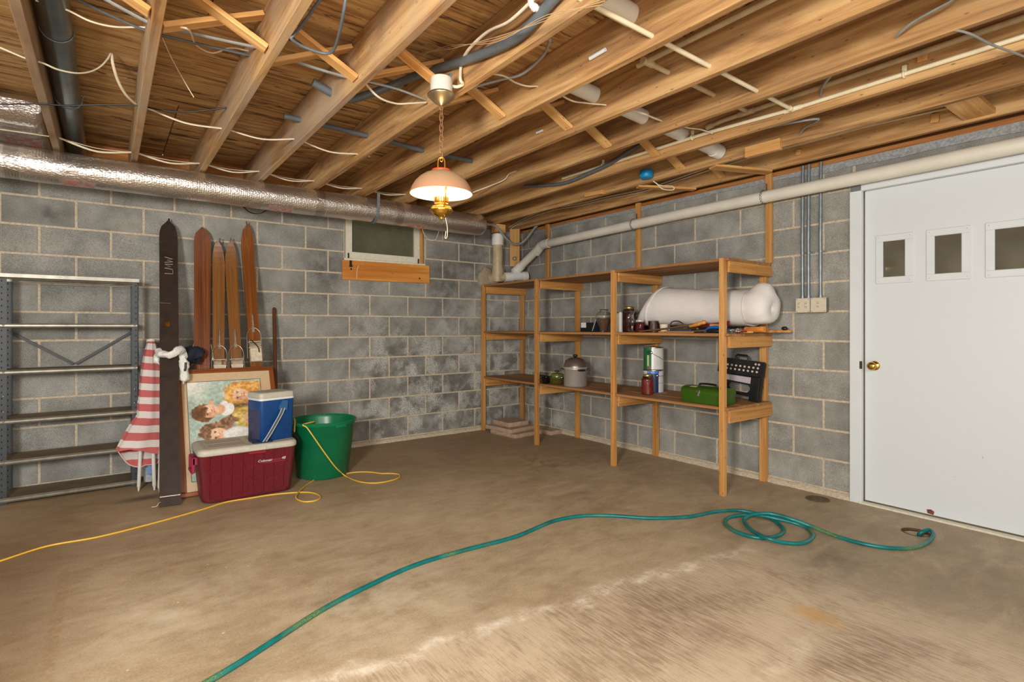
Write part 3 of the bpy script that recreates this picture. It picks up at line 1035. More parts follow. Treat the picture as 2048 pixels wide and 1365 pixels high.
MB().tube([(-0.085, -0.19, 1.740), (-0.135, -0.182, 1.736)], 0.0535, 28).build('cleanout_cap', M_pvcw, t_)
MB().tube([(-0.27, -0.160, 1.724), (-0.375, -0.144, 1.714)], 0.0545, 28).build('coupling', M_pvcw, t_)
for y, z in ((-0.50, 2.066), (-1.78, 2.092), (-3.0, 2.107)):
    pts = [(-0.1 + 0.0465 * math.cos(a), y, z + 0.0465 * math.sin(a)) for a in [2 * PI * k / 30 for k in range(30)]]
    mb = MB()
    for k in range(30):
        if k % 2 == 0:
            mb.beam(pts[k], pts[(k + 1) % 30], 0.018, 0.0015, up=(0, 1, 0))
        else:
            q = Vector(pts[k])
            mb.beam(q + Vector((0, 0.007, 0)), Vector(pts[(k + 1) % 30]) + Vector((0, 0.007, 0)), 0.004, 0.0015, up=(0, 1, 0))
            mb.beam(q - Vector((0, 0.007, 0)), Vector(pts[(k + 1) % 30]) - Vector((0, 0.007, 0)), 0.004, 0.0015, up=(0, 1, 0))
    mb.box((-0.06, y, z + 0.075), (0.018, 0.0016, 0.06))
    mb.build('perforated_strap', M_wiredk, t_)

t_ = thing('vent_stack', 'yellowed upright plastic stack pipe with white collar in the far corner', 'pipe', (-0.45, -0.125, 1.63))
MB().tube([(-0.45, -0.125, 1.66), (-0.45, -0.125, 2.20)], 0.0565, 28).build('pipe_run', M_pvct, t_)
MB().tube([(-0.45, -0.125, 2.07), (-0.45, -0.125, 2.19)], 0.066, 28).build('collar', M_pvcw, t_)
MB().tube([(-0.45, -0.125, 1.72), (-0.45, -0.125, 1.81)], 0.064, 28).build('hub', M_pvct, t_)
MB().tube([(-0.45, 0.02, 1.70), (-0.45, -0.06, 1.702), (-0.45, -0.105, 1.72), (-0.45, -0.125, 1.765)], [0.066, 0.068, 0.066, 0.062], 28, smooth=3).build('sweep', M_pvct, t_)
MB().tube([(-0.45, -0.130, 1.708), (-0.34, -0.15, 1.718)], 0.05, 24).build('branch', M_pvct, t_)
mb = MB().sphere((0, 0, 0), 0.1, 16, (1.15, 0.45, 1.3))
for v in mb.bm.verts:
    v.co = v.co * (1 + 0.3 * mnoise.noise(v.co * 16)) + Vector((-0.52, -0.01, 1.70))
mb.build('mortar_packing', plain('grey patching mortar', rgb(160, 146, 122), 0.95, amt=0.2, scale=30, bump=0.6), wall_back)
t_ = thing('mounting_board', 'upright pine board hung from the joists in the corner right of the stack pipe', 'board', (-0.17, -0.078, 1.855))
board('plank', (-0.17, -0.078, 1.855), (-0.17, -0.078, 2.29), 0.115, 0.03, M_fresh, t_, up=(0.8, 0.6, 0))
MB().tube([(-0.185 + 0.022 * math.cos(a) * 0.6, -0.092 - 0.022 * math.cos(a) * 0.8, 1.945 + 0.018 * math.sin(a)) for a in [2 * PI * k / 16 for k in range(16)]], 0.005, 6, closed=True).build('clamp_ring', M_wiredk, t_)
t_ = tag(MB().box((-0.44, -0.13, 2.255), (0.12, 0.11, 0.09), bevel=0.004).build('stack_block', M_fresh), 'rough wood block packed between the white stack collar and the joists', 'block')

# ------------------------------------------------------------------ conduits and switch boxes on the right wall
for y, lab in ((-3.244, 'left one of two close steel conduits running down to the beige boxes'), (-3.285, 'middle steel conduit, right of the close pair, down to the left box'), (-3.364, 'lone steel conduit nearest the door down to the right box')):
    t_ = thing('conduit', lab, 'conduit', (-0.025, y, 1.35))
    MB().tube([(-0.03, y, 1.352), (-0.03, y + 0.001, 1.75), (-0.026, y, 2.20), (-0.022, y, 2.29)], 0.0105, 14).build('tube_run', M_galv, t_)
    MB().tube([(-0.03, y, 1.352), (-0.03, y, 1.372)], 0.0145, 14).build('box_connector', M_galv, t_)
    MB().tube([(-0.03, y, 1.665), (-0.03, y, 1.682)], 0.0125, 14).box((-0.006, y - 0.02, 1.6735), (0.006, 0.022, 0.014), bevel=0.001).build('strap', M_galv, t_)
M_plate = plain('beige plate', rgb(206, 196, 174), 0.45, amt=0.05, scale=60)
M_boxside = plain('box side', rgb(132, 126, 112), 0.5, 0.3, 0.1)
for y0, y1, lab, n in ((-3.208, -3.305, 'left beige metal outlet box below the pair of conduits', 2), (-3.308, -3.412, 'right beige metal outlet box below the lone conduit', 1)):
    yc = (y0 + y1) / 2
    t_ = thing('outlet_box', lab, 'outlet box', (0, yc, 1.253), 'outlet boxes on the right wall')
    MB().box((-0.026, yc, 1.304), (0.052, 0.094, 0.098), bevel=0.004).build('box_body', M_boxside, t_)
    p_ = MB().box((-0.054, yc, 1.304), (0.005, y0 - y1 - 0.001, 0.101), bevel=0.002).build('cover_plate', M_plate, t_)
    for s in ([-0.024, 0.024] if n == 2 else [0.0]):
        MB().box((-0.0575, yc + s, 1.305), (0.005, 0.018, 0.046), bevel=0.002).build('device', M_plate, t_)
        for q in (-0.012, 0.012):
            MB().box((-0.0603, yc + s - 0.003, 1.305 + q), (0.0012, 0.002, 0.008)).box((-0.0603, yc + s + 0.004, 1.305 + q), (0.0012, 0.002, 0.006)).build('slot', M_dark, t_)
    for s in (-1, 1):
        for q in (-1, 1):
            MB().lathe([(0, 0), (0.003, 0), (0.002, 0.0015), (0, 0.002)], 8, (-0.0565, yc + s * 0.041, 1.304 + q * 0.043), (-1, 0, 0)).build('screw', M_wiredk, t_)

# blue octagon box on a joist
t_ = thing('junction_box', 'bright blue plastic round junction box nailed to a right hand joist', 'junction box', (-0.56, -2.31, 2.34))
M_blue = plain('blue box plastic', rgb(18, 140, 196), 0.4, amt=0.06)
MB().lathe([(0, 0.055), (0.046, 0.055), (0.05, 0.05), (0.05, 0), (0.043, -0.006), (0.03, -0.01), (0, -0.01)], 20, (-0.575, -2.31, 2.325)).build('box_shell', M_blue, t_)
for a in (0.3, 1.6, 2.9, 4.4):
    MB().box((-0.575 + 0.053 * math.cos(a), -2.31 + 0.053 * math.sin(a), 2.335), (0.012, 0.012, 0.016), bevel=0.002).build('lug', M_blue, t_)
MB().box((-0.53, -2.27, 2.345), (0.02, 0.02, 0.04), bevel=0.004).build('nail_tab', M_cpvc, t_)

# ------------------------------------------------------------------ cables
M_tanw = plain('tan wire', rgb(196, 164, 122), 0.5)
def cable(label, pts, r, m, flat=1.0, smooth=6, name='cable', cat='cable', group=None, seg=8):
    return tag(MB().tube(pts, r, seg, smooth=smooth, flat=flat).build(name, m), label, cat, group)


def across(ks, sag, dx0=0.3, dx1=0.05):
    """points of a cable threaded through joists: ks = [(joist index, y, z)], sagging in each bay"""
    pts = [(JR[ks[0][0]] - JT - dx0, ks[0][1], ks[0][2] - sag * 0.3)]
    for i, (k, y, z) in enumerate(ks):
        pts += [(JR[k] - JT, y, z), (JR[k], y, z)]
        if i + 1 < len(ks):
            k2, y2, z2 = ks[i + 1]
            s = sag * (0.6 + 0.8 * ((k * 7919) % 10) / 10)
            pts.append(((JR[k] + JR[k2] - JT) / 2, (y + y2) / 2 + 0.012 * math.sin(k * 2.1), (z + z2) / 2 - s))
    pts.append((JR[ks[-1][0]] + dx1, ks[-1][1], ks[-1][2]))
    return pts


nw = [(1, -0.60, 2.35), (2, -0.55, 2.345), (3, -0.507, 2.355), (4, -0.512, 2.366), (5, -0.501, 2.363), (6, -0.495, 2.366), (7, -0.503, 2.373)]
cable('white flat cable threaded through the joist ends just above the foil duct', across(nw, 0.028), 0.006, M_wirew, 0.6)
cable('thin white wire beside the flat cable above the foil duct', across([(k, y + 0.03, z + 0.008) for k, y, z in nw], 0.012), 0.0026, M_wirew)
cable('white flat cable looped down from the plywood then on through four joists', across([(2, -1.437, 2.372), (3, -1.457, 2.332), (4, -1.493, 2.344), (5, -1.469, 2.337)], 0.024, 0.0), 0.0065, M_wirew, 0.6)
cable('white cable swagged from the first joist up to a staple in the plywood', [(-4.310, -1.950, 2.325), (-4.230, -1.930, 2.311), (-4.179, -1.900, 2.319), (-4.130, -1.870, 2.316), (-4.069, -1.840, 2.328), (-4.019, -1.800, 2.362), (-3.978, -1.760, 2.414), (-3.949, -1.730, 2.473), (-3.935, -1.720, 2.508), (-3.927, -1.700, 2.462), (-3.906, -1.630, 2.413), (-3.871, -1.540, 2.382), (-3.819, -1.437, 2.372)], 0.0065, M_wirew, 0.6)
cable('thin loose white wire hanging from the plywood at upper left', [(-3.740, -1.996, 2.530), (-3.694, -1.930, 2.465), (-3.636, -1.880, 2.388), (-3.595, -1.860, 2.330)], 0.0022, M_wirew)
cable('light grey flat cable crossing the joists in front of the bridging at upper left', across([(1, -2.55, 2.47), (2, -2.39, 2.40), (3, -2.40, 2.42), (4, -2.43, 2.386)], 0.006, 0.4), 0.0085, M_wireg, 0.5)
cable('pair of dark cables crossing above the light grey flat cable at upper left', across([(1, -2.36, 2.48), (2, -2.22, 2.44), (3, -2.24, 2.45)], 0.006, 0.4), 0.006, M_wiredk)
cable('white wire drooping loosely between joists beside the dark pair', [(-4.171, -2.300, 2.405), (-4.084, -2.280, 2.411), (-4.006, -2.260, 2.399), (-3.924, -2.240, 2.412), (-3.819, -2.220, 2.454), (-3.781, -2.22, 2.45), (-3.700, -2.556, 2.342), (-3.620, -2.160, 2.466), (-3.540, -2.071, 2.489), (-3.470, -2.111, 2.519), (-3.408, -2.219, 2.479)], 0.004, M_wirew)
cable('black wire crossing two joists below the staple at left', [(-4.373, -1.400, 2.253), (-4.223, -1.420, 2.286), (-4.124, -1.440, 2.296), (-3.980, -1.470, 2.325), (-3.826, -1.500, 2.350), (-3.673, -1.540, 2.342), (-3.535, -1.590, 2.362), (-3.405, -1.637, 2.398)], 0.0045, M_black)
cable('white cable from behind a joist to the lamp box, left of the lamp', [(-2.967, -2.50, 2.375), (-2.860, -2.467, 2.317), (-2.750, -2.434, 2.320), (-2.680, -2.466, 2.327), (-2.600, -2.492, 2.343)], 0.0075, M_wirew, 0.6)
cable('grey cable passing behind the lamp box to the left', [(-3.0, -2.43, 2.386), (-2.930, -2.554, 2.337), (-2.750, -2.494, 2.369), (-2.585, -2.464, 2.370)], 0.006, M_wireg)
cable('white cable crossing to the joist right of the lamp box', [(-2.544, -2.80, 2.40), (-2.460, -2.969, 2.350), (-2.320, -2.903, 2.377), (-2.240, -2.891, 2.385), (-2.173, -2.902, 2.397)], 0.007, M_wirew, 0.6)
cable('white cable dipping under the fat drain pipe at top centre right', [(-2.135, -2.93, 2.40), (-2.020, -2.983, 2.338), (-1.880, -2.952, 2.368), (-1.757, -2.990, 2.375)], 0.007, M_wirew, 0.6)
cable('short white cable entering the joist beside the second drain pipe stub', [(-1.72, -3.0, 2.385), (-1.600, -3.107, 2.332), (-1.500, -3.085, 2.343), (-1.335, -3.037, 2.370)], 0.006, M_wirew)
cable('thin cable ending at the clip on the bright white pipe', [(-1.297, -3.02, 2.38), (-1.200, -3.131, 2.331), (-1.080, -3.125, 2.351), (-0.960, -3.132, 2.350)], 0.0045, M_wirew)
cable('dark grey sleeved cable passing through joists left of the lamp chain', [(-3.1, -1.63, 2.425), (-2.582, -1.645, 2.412), (-2.173, -1.648, 2.395), (-1.757, -1.632, 2.402)], 0.017, M_wiredk, smooth=4, seg=12)
cable('thick grey foam sleeved cable snaking along the joist above the lamp', [(-2.615, -3.618, 2.406), (-2.615, -3.523, 2.380), (-2.615, -3.324, 2.335), (-2.615, -3.032, 2.372), (-2.625, -2.528, 2.482), (-2.680, -2.345, 2.481), (-2.820, -2.272, 2.408), (-2.930, -2.198, 2.378), (-3.1, -2.2, 2.42)], 0.021, M_wiredk, smooth=5, seg=14)
cable('dark grey looped cable hanging below the joists at top left centre', [(-3.301, -3.078, 2.400), (-3.323, -3.032, 2.360), (-3.342, -2.942, 2.330), (-3.358, -2.832, 2.310), (-3.366, -2.814, 2.295), (-3.307, -2.790, 2.290), (-3.230, -2.800, 2.285), (-3.212, -2.858, 2.285), (-3.238, -3.003, 2.290), (-3.260, -3.107, 2.310), (-3.264, -3.149, 2.360)], 0.0062, M_wiredk)
for d in range(3):
    cable(('lowest', 'middle', 'topmost')[d] + ' of three thin pale wires strung lengthwise beside the grey foam sleeve', [(-2.660, -3.843, 2.218), (-2.670, -3.572, 2.267), (-2.680, -3.276, 2.331), (-2.700, -2.912, 2.422), (-2.720, -2.614, 2.505), (-2.640, -2.127, 2.557), (-2.600, -1.489, 2.509), (-2.600, -0.839, 2.481), (-2.600, -0.131, 2.397)] if d == 0 else
          [Vector(q) + Vector((0.0, 0.012 * d, 0.012 * d * (1 if i % 2 else -0.6))) for i, q in enumerate([(-2.660, -3.843, 2.218), (-2.670, -3.572, 2.267), (-2.680, -3.276, 2.331), (-2.700, -2.912, 2.422), (-2.720, -2.614, 2.505), (-2.640, -2.127, 2.557), (-2.600, -1.489, 2.509), (-2.600, -0.839, 2.481), (-2.600, -0.131, 2.397)])], 0.0013, M_tanw, group='thin wires over the lamp')
cable('grey cable swinging from the joist bottom right of the lamp box', [(-2.56, -2.66, 2.34), (-2.420, -2.914, 2.358), (-2.370, -3.008, 2.361), (-2.360, -3.109, 2.377), (-2.380, -3.204, 2.385), (-2.450, -3.319, 2.370)], 0.007, M_wireg)
cable('light grey cable drooping out of a hole in a joist at upper right', [(-1.30, -4.22, 2.354), (-1.335, -4.221, 2.354), (-1.370, -4.253, 2.355), (-1.400, -4.304, 2.362), (-1.420, -4.374, 2.366), (-1.400, -4.422, 2.388), (-1.380, -4.469, 2.428)], 0.008, M_wireg, 0.6)
cable('light grey cable strung under the joists at the far upper right', [(-1.32, -4.30, 2.36), (-1.311, -4.431, 2.294), (-1.111, -4.479, 2.285), (-0.877, -4.533, 2.288), (-0.600, -4.588, 2.290)], 0.0075, M_wireg, 0.6)
cable('short grey cable bending into a joist above the bright white pipe', [(-1.290, -3.950, 2.312), (-1.120, -3.852, 2.357), (-0.980, -3.776, 2.387), (-0.937, -3.755, 2.374)], 0.007, M_wireg)
cable('short grey cable bending into the next joist beyond the bright white pipe', [(-0.88, -3.18, 2.34), (-0.800, -3.660, 2.314), (-0.600, -3.520, 2.352), (-0.520, -3.454, 2.347)], 0.007, M_wireg)
cable('dark twisted service cable sagging along a joist left of the blue box', [(-0.970, -1.277, 2.414), (-0.965, -1.513, 2.369), (-0.965, -1.797, 2.330), (-0.965, -2.081, 2.346), (-0.965, -2.313, 2.371), (-0.965, -2.457, 2.407), (-0.970, -2.618, 2.434)], 0.014, M_wiredk, smooth=5, seg=10)
for d, (lab) in enumerate(('lower of two white cables running along the bay beside the right wall', 'upper of two white cables running along the bay beside the right wall')):
    cable(lab, [Vector(q) + Vector((-0.02 * d, 0, 0.014 * d)) for q in ((-0.130, 0.212, 2.267), (-0.120, -0.014, 2.343), (-0.110, -0.327, 2.399), (-0.110, -0.709, 2.411), (-0.110, -1.091, 2.390), (-0.110, -1.499, 2.383), (-0.110, -1.973, 2.368), (-0.110, -2.567, 2.406), (-0.110, -3.053, 2.420), (-0.110, -3.427, 2.420), (-0.110, -3.748, 2.419), (-0.110, -4.206, 2.397))], 0.0055, M_wirew)
cable('grey plastic conduit drooping in the corner behind the white stack collar', [(-0.920, -0.240, 2.250), (-0.586, -0.220, 2.270), (-0.478, -0.210, 2.218), (-0.388, -0.200, 2.145), (-0.276, -0.190, 2.095), (-0.176, -0.200, 2.109), (-0.121, -0.260, 2.181), (-0.066, -0.300, 2.272), (-0.017, -0.330, 2.330)], 0.0135, M_wireg, smooth=5, seg=12)
cable('white cable tail from the blue box', [(-0.560, -2.362, 2.289), (-0.520, -2.398, 2.253), (-0.500, -2.498, 2.228), (-0.500, -2.503, 2.200), (-0.530, -2.429, 2.218), (-0.560, -2.391, 2.268)], 0.004, M_wirew)
cable('white cable pair dropping between joists just right of the lampshade', [(-1.500, -1.245, 2.282), (-1.400, -1.351, 2.330), (-1.360, -1.494, 2.355), (-1.345, -1.542, 2.396), (-1.335, -1.629, 2.402)], 0.005, M_wirew)
cable('thin tan wire looping under the foil duct right of the window', [(-1.551, -0.420, 2.139), (-1.525, -0.420, 2.046), (-1.460, -0.420, 1.990), (-1.395, -0.420, 2.011), (-1.356, -0.420, 2.113)], 0.0022, M_wirew)
for k, lab in ((6, "white plastic pipe stub lying against a joist at top centre"), (7, "small white pipe stub on the joist below the lamp bridging")):
    tag(MB().tube([(-2.183, -3.290, 2.383), (-2.183, -3.386, 2.385)] if k == 6 else [(-1.768, -2.404, 2.388), (-1.768, -2.463, 2.387)], 0.009 if k == 6 else 0.007, 10).build('pipe_stub', M_white), lab, 'pipe')
cable('black wire peeking out under the foil duct above the skis', [(-3.105, -0.420, 2.100), (-3.040, -0.360, 2.068), (-2.966, -0.360, 2.069), (-2.912, -0.420, 2.102)], 0.0045, M_black)

# ------------------------------------------------------------------ pendant lamp
LX, LY = -2.69, -2.815
t_ = thing('pendant_lamp', 'lit oil lamp style pendant with dusty pink dome shade hanging on a chain', 'lamp', (LX, LY, 1.66))
M_boxw = plain('painted round box', rgb(216, 210, 194), 0.5, amt=0.05)
MB().lathe([(0, 2.325), (0.049, 2.325), (0.052, 2.318), (0.052, 2.25), (0, 2.25)], 32, (LX, LY, 0)).build('electrical_box', M_boxw, t_)
MB().lathe([(0, 2.254), (0.060, 2.253), (0.066, 2.247), (0.064, 2.24), (0.050, 2.228), (0.034, 2.212), (0.018, 2.204), (0.010, 2.196), (0, 2.195)], 36, (LX, LY, 0)).build('canopy', plain('tarnished canopy', rgb(176, 160, 126), 0.3, 0.9, 0.2, 12), t_)
MB().tube([(LX + 0.009 * math.cos(a), LY, 2.186 + 0.009 * math.sin(a)) for a in [2 * PI * k / 16 for k in range(16)]], 0.0022, 6, closed=True).build('canopy_ring', M_rust, t_)
NL = 9
link = None
for k in range(NL):
    zc = 2.166 - 0.0248 * k
    if link is None:
        mb = MB()
        pts = [(0.0085 * math.cos(a), 0, 0.0085 * math.sin(a) + (0.0085 if math.sin(a) >= 0 else -0.0085)) for a in [2 * PI * q / 18 for q in range(18)]]
        mb.tube(pts, 0.0021, 6, closed=True)
        link = mb.mesh('chain_link')
        link.materials.append(M_rust)
    o = bpy.data.objects.new('chain_link', link)
    o.location = (LX, LY, zc)
    o.rotation_euler = (0, 0, -0.6452 + (0.55 if k % 2 else -0.9))
    COL.objects.link(o)
    attach(o, t_)
RX, RY = math.cos(0.6452), -math.sin(0.6452)


def lp(a, b, z):
    return (LX + RX * a - RY * b, LY + RY * a + RX * b, z)


MB().tube([lp(-0.016, 0, 1.885), lp(-0.016, 0, 1.93), lp(-0.012, 0, 1.948), lp(0, 0, 1.953), lp(0.012, 0, 1.948), lp(0.016, 0, 1.93), lp(0.016, 0, 1.885)], 0.0042, 10, smooth=4).build('hanging_bail', M_brass, t_)
MB().tube([lp(0.006 * math.cos(a), 0.004, 1.944 + 0.009 * math.sin(a)) for a in [2 * PI * k / 14 for k in range(14)]], 0.0026, 6, closed=True).build('bail_hook', M_brass, t_)
t = NT('dusty pink shade')
v = t.coord('World')
zz = t.sep(v)[2]
dn = t.noise(v, 28, 5, 0.65)
grad = t.n('ShaderNodeMapRange')
t.l(zz, grad.inputs[0])
grad.inputs[1].default_value = 1.80
grad.inputs[2].default_value = 1.865
dust = t.math('ADD', t.math('MULTIPLY', grad.outputs[0], 0.75), t.math('MULTIPLY', t.math('SUBTRACT', dn, 0.5), 0.8), clamp=True)
col = t.mix(dust, rgb(178, 132, 98), rgb(172, 148, 110))
M_shade = t.set(col, 0.75)
t.b.inputs['Transmission Weight'].default_value = 0.0
prof = [(0.040, 1.885), (0.055, 1.881), (0.078, 1.872), (0.102, 1.856), (0.122, 1.836), (0.137, 1.812), (0.145, 1.790), (0.147, 1.781)]
MB().lathe(prof, 48, (LX, LY, 0)).build('shade', M_shade, t_)
t = NT('white glass liner')
tr = t.n('ShaderNodeBsdfTranslucent')
tr.inputs[0].default_value = (1.0, 0.93, 0.82, 1)
t.set(rgb(250, 244, 232), 0.35)
mx = t.n('ShaderNodeMixShader')
mx.inputs[0].default_value = 0.2
t.l(t.b.outputs[0], mx.inputs[1])
t.l(tr.outputs[0], mx.inputs[2])
t.l(mx.outputs[0], t.out.inputs[0])
MB().lathe([(r - 0.004, z - 0.003) for r, z in prof[:-1]] + [(0.1455, 1.7795), (0.148, 1.780)], 48, (LX, LY, 0)).build('shade_liner', t.m, t_)
MB().lathe([(0.034, 1.884), (0.044, 1.884), (0.046, 1.889), (0.044, 1.894), (0.034, 1.894), (0.034, 1.884)], 32, (LX, LY, 0)).build('shade_collar', plain('red collar', rgb(206, 74, 40), 0.5, amt=0.15), t_)
t = NT('glowing chimney')
t.set(rgb(255, 240, 210), 0.2)
t.b.inputs['Emission Color'].default_value = (1.0, 0.72, 0.38, 1)
t.b.inputs['Emission Strength'].default_value = 9.0
M_glow = t.m
MB().lathe([(0, 1.742), (0.017, 1.742), (0.027, 1.765), (0.027, 1.79), (0.02, 1.815), (0.016, 1.85), (0, 1.852)], 24, (LX, LY, 0)).build('bulb', M_glow, t_)
mb = MB().lathe([(0, 1.742), (0.028, 1.742), (0.033, 1.735), (0.033, 1.722), (0.046, 1.718), (0.05, 1.714), (0.05, 1.708), (0, 1.708)], 32, (LX, LY, 0))
for k in range(18):
    a = 2 * PI * k / 18
    mb.box((LX + 0.031 * math.cos(a), LY + 0.031 * math.sin(a), 1.752), (0.005, 0.005, 0.024), Euler((0, 0, a)), taper=1.6)
mb.build('burner_gallery', M_brass, t_)
MB().lathe([(0, 1.712), (0.048, 1.712), (0.0555, 1.704), (0.0545, 1.698), (0.046, 1.692), (0.044, 1.688), (0.038, 1.682), (0.024, 1.675), (0.014, 1.671), (0.011, 1.668), (0.012, 1.664), (0.007, 1.658), (0.002, 1.655), (0, 1.655)], 36, (LX, LY, 0)).build('font', M_brassn, t_)
for s in (1, -1):
    MB().tube([lp(0.012 * s, -0.035 * s, 1.872), lp(0.030 * s, -0.062 * s, 1.83), lp(0.028 * s, -0.064 * s, 1.78), lp(0.024 * s, -0.052 * s, 1.735), lp(0.018 * s, -0.042 * s, 1.712)], 0.0042, 8, smooth=4).build('arm', M_brass, t_)
MB().tube([lp(0.02, 0.0, 1.668), lp(0.028, 0.004, 1.62), lp(0.027, 0.004, 1.58), lp(0.018, 0.0, 1.572), lp(0.022, 0, 1.605)], 0.0018, 6, smooth=4).build('loose_wire', M_wirew, t_)
MB().tube([lp(0.045, 0.02, 2.30), lp(0.07, 0.03, 2.30), lp(0.10, 0.035, 2.315)] + [(-2.615, -2.865, 2.322), (-2.600, -2.841, 2.383), (-2.600, -2.854, 2.425)], 0.0075, 10, smooth=4).build('supply_cable', M_wirew, t_)
MB().box(lp(0.035, 0.0, 2.335), (0.012, 0.03, 0.03), Euler((0, 0.4, 0.3)), bevel=0.002).build('box_clamp', M_galv, t_)
cable('white cable arching over the foam sleeve above the lamp', [(-2.600, -2.854, 2.420), (-2.660, -3.019, 2.395), (-2.665, -3.164, 2.401), (-2.665, -3.306, 2.377), (-2.665, -3.404, 2.381), (-2.660, -3.489, 2.399)], 0.0085, M_wirew, 0.6)
t_ = thing('pipe_elbow', 'white plastic elbow strapped over the grey foam sleeve at the top edge', 'pipe fitting', (-2.64, -3.45, 2.35))
MB().tube([(-2.665, -3.453, 2.411), (-2.660, -3.453, 2.382), (-2.640, -3.456, 2.371), (-2.590, -3.438, 2.391)], 0.0125, 12, smooth=4).build('elbow_body', M_pvcw, t_)
MB().tube([(-2.652, -3.453, 2.376), (-2.640, -3.456, 2.371)], 0.0155, 12).build('hub', M_pvcw, t_)

pl = bpy.data.lights.new('lamp_light', 'POINT')
pl.energy = 25
pl.color = (1.0, 0.70, 0.36)
pl.shadow_soft_size = 0.03
lo = bpy.data.objects.new('lamp_light', pl)
lo.location = (LX, LY, 1.80)
COL.objects.link(lo)
lo['kind'] = 'helper'

# ------------------------------------------------------------------ the wooden shelf unit along the right wall
t_ = thing('wooden_shelf_unit', 'long home built wooden shelf unit with three plank shelves against the right wall', 'shelf unit', (-0.31, -1.5, 0))
POSTS = [-0.05, -0.985, -1.985, -2.975]
LEV = [0.605, 1.11, 1.625]
for y in POSTS:
    board('front_post', (-0.591, y, 0), (-0.591, y, LEV[2] - 0.001), 0.038, 0.038, M_shelf, t_, up=(1, 0, 0))
    board('rear_post', (-0.03, y + 0.012, 0), (-0.03, y + 0.012, LEV[2] - 0.021), 0.05, 0.036, M_shelf, t_, up=(1, 0, 0))
    for z, h in ((LEV[0], 0.088), (LEV[1], 0.08), (LEV[2], 0.078)):
        yy = y - 0.036 if y < -0.5 else y - 0.034
        board('side_rail', (-0.571, yy + 0.006, z - 0.021 - h / 2), (-0.004, yy + 0.006, z - 0.021 - h / 2), 0.02, h, M_shelf, t_)
PW = 0.186
for zi, z in enumerate(LEV):
    for b in range(3):
        ya, yb = POSTS[b], POSTS[b + 1]
        ya = ya + 0.02 if b == 0 else ya - 0.024
        yb = yb - 0.045 if b == 2 else yb - 0.026
        for k in range(3):
            dz = random.uniform(-0.002, 0.0)
            x = -0.60 + PW / 2 + k * (PW + 0.006)
            board('shelf_plank', (x, ya, z - 0.0105 + dz), (x, yb + (0.0 if k == 0 else random.uniform(-0.004, 0.004)), z - 0.0105 + dz), PW, 0.02, M_plank, t_)
for y, x in ((-0.485, -0.02), (-1.77, -0.02), (-3.0, -0.02)):
    board('ceiling_strut', (x, y, LEV[2]), (x, y, 2.30), 0.05 if y > -2.5 else 0.046, 0.032, M_shelf, t_, up=(1, 0, 0))

# ------------------------------------------------------------------ things on the shelves
def glass(name, tint=(0.96, 0.97, 0.96), rough=0.02):
    t = NT(name)
    return t.set((*tint, 1), rough, 0.0, Transmission_Weight=1.0, IOR=1.45)


M_glass = glass('clear glass')
M_lidgold = plain('gold jar lid', rgb(196, 170, 96), 0.3, 0.9, 0.1)
Z2, Z1, Z3 = LEV[1], LEV[0], LEV[2]


def jar(name, label, x, y, z, r, h, fill, fillm, lidm, lid_r=None, cat='jar', shoulder=0.8):
    lid_r = lid_r or r * 0.78
    t = thing(name, label, cat, (x, y, z))
    hs = h * shoulder
    g = 0.004
    MB().lathe([(0, 0), (r * 0.9, 0), (r, 0.008), (r, hs), (r * 0.93, hs + (h - hs) * 0.3), (lid_r * 0.95, h * 0.93), (lid_r * 0.95, h - 0.004)], 32, (x, y, z + 0.0005)).build('glass_body', M_glass, t)
    MB().lathe([(0, g), (r - g, g), (r - g, min(fill, hs)), ((r - g) * (0.93 if fill > hs else 1), fill), (0, fill)], 32, (x, y, z)).build('contents', fillm, t)
    MB().lathe([(0, h + 0.003), (lid_r * 0.93, h + 0.003), (lid_r, h), (lid_r, h - 0.016), (lid_r * 0.97, h - 0.017)], 32, (x, y, z)).build('lid', lidm, t)
    return t


M_plum = plain('dark plum preserve', rgb(70, 24, 28), 0.25, amt=0.25, scale=40)
M_tom = plain('red sauce', rgb(150, 42, 26), 0.35, amt=0.3, scale=50)
M_berry = plain('berry jam', rgb(112, 18, 22), 0.25, amt=0.3, scale=60)
M_tin = plain('bright tin', rgb(190, 190, 188), 0.22, 1.0, 0.08)
jar('preserve_jar', 'tall glass jar of dark plum preserve with gold lid on middle shelf', -0.42, -2.0, Z2, 0.056, 0.212, 0.165, M_plum, M_lidgold, 0.043, shoulder=0.77)
jar('preserve_jar', 'small ridged jar of red jam with white rimmed lid on middle shelf', -0.47, -2.158, Z2, 0.037, 0.098, 0.08, M_berry, plain('white metal lid', rgb(206, 200, 196), 0.35, 0.3), 0.034, shoulder=0.86)
jar('preserve_jar', 'gold lidded jar half hidden behind the white roll on middle shelf', -0.26, -2.045, Z2, 0.042, 0.172, 0.12, M_plum, M_lidgold, 0.034)
jar('sauce_jar', 'glass jar of red tomato sauce standing in front of the paint cans', -0.434, -2.207, Z1, 0.048, 0.160, 0.122, M_tom, M_lidgold, 0.034, shoulder=0.74)

t_ = thing('tin_can', 'open silver tin can beside the small red jam jar', 'can', (-0.40, -2.245, Z2))
MB().lathe([(0, 0.002), (0.044, 0), (0.045, 0.004), (0.045, 0.088), (0.047, 0.092), (0.043, 0.092), (0.042, 0.006), (0, 0.006)], 32, (-0.40, -2.245, Z2)).build('can_wall', M_tin, t_)
MB().lathe([(0, 0.03), (0.0415, 0.03)], 24, (-0.40, -2.245, Z2)).build('contents', M_dark, t_)

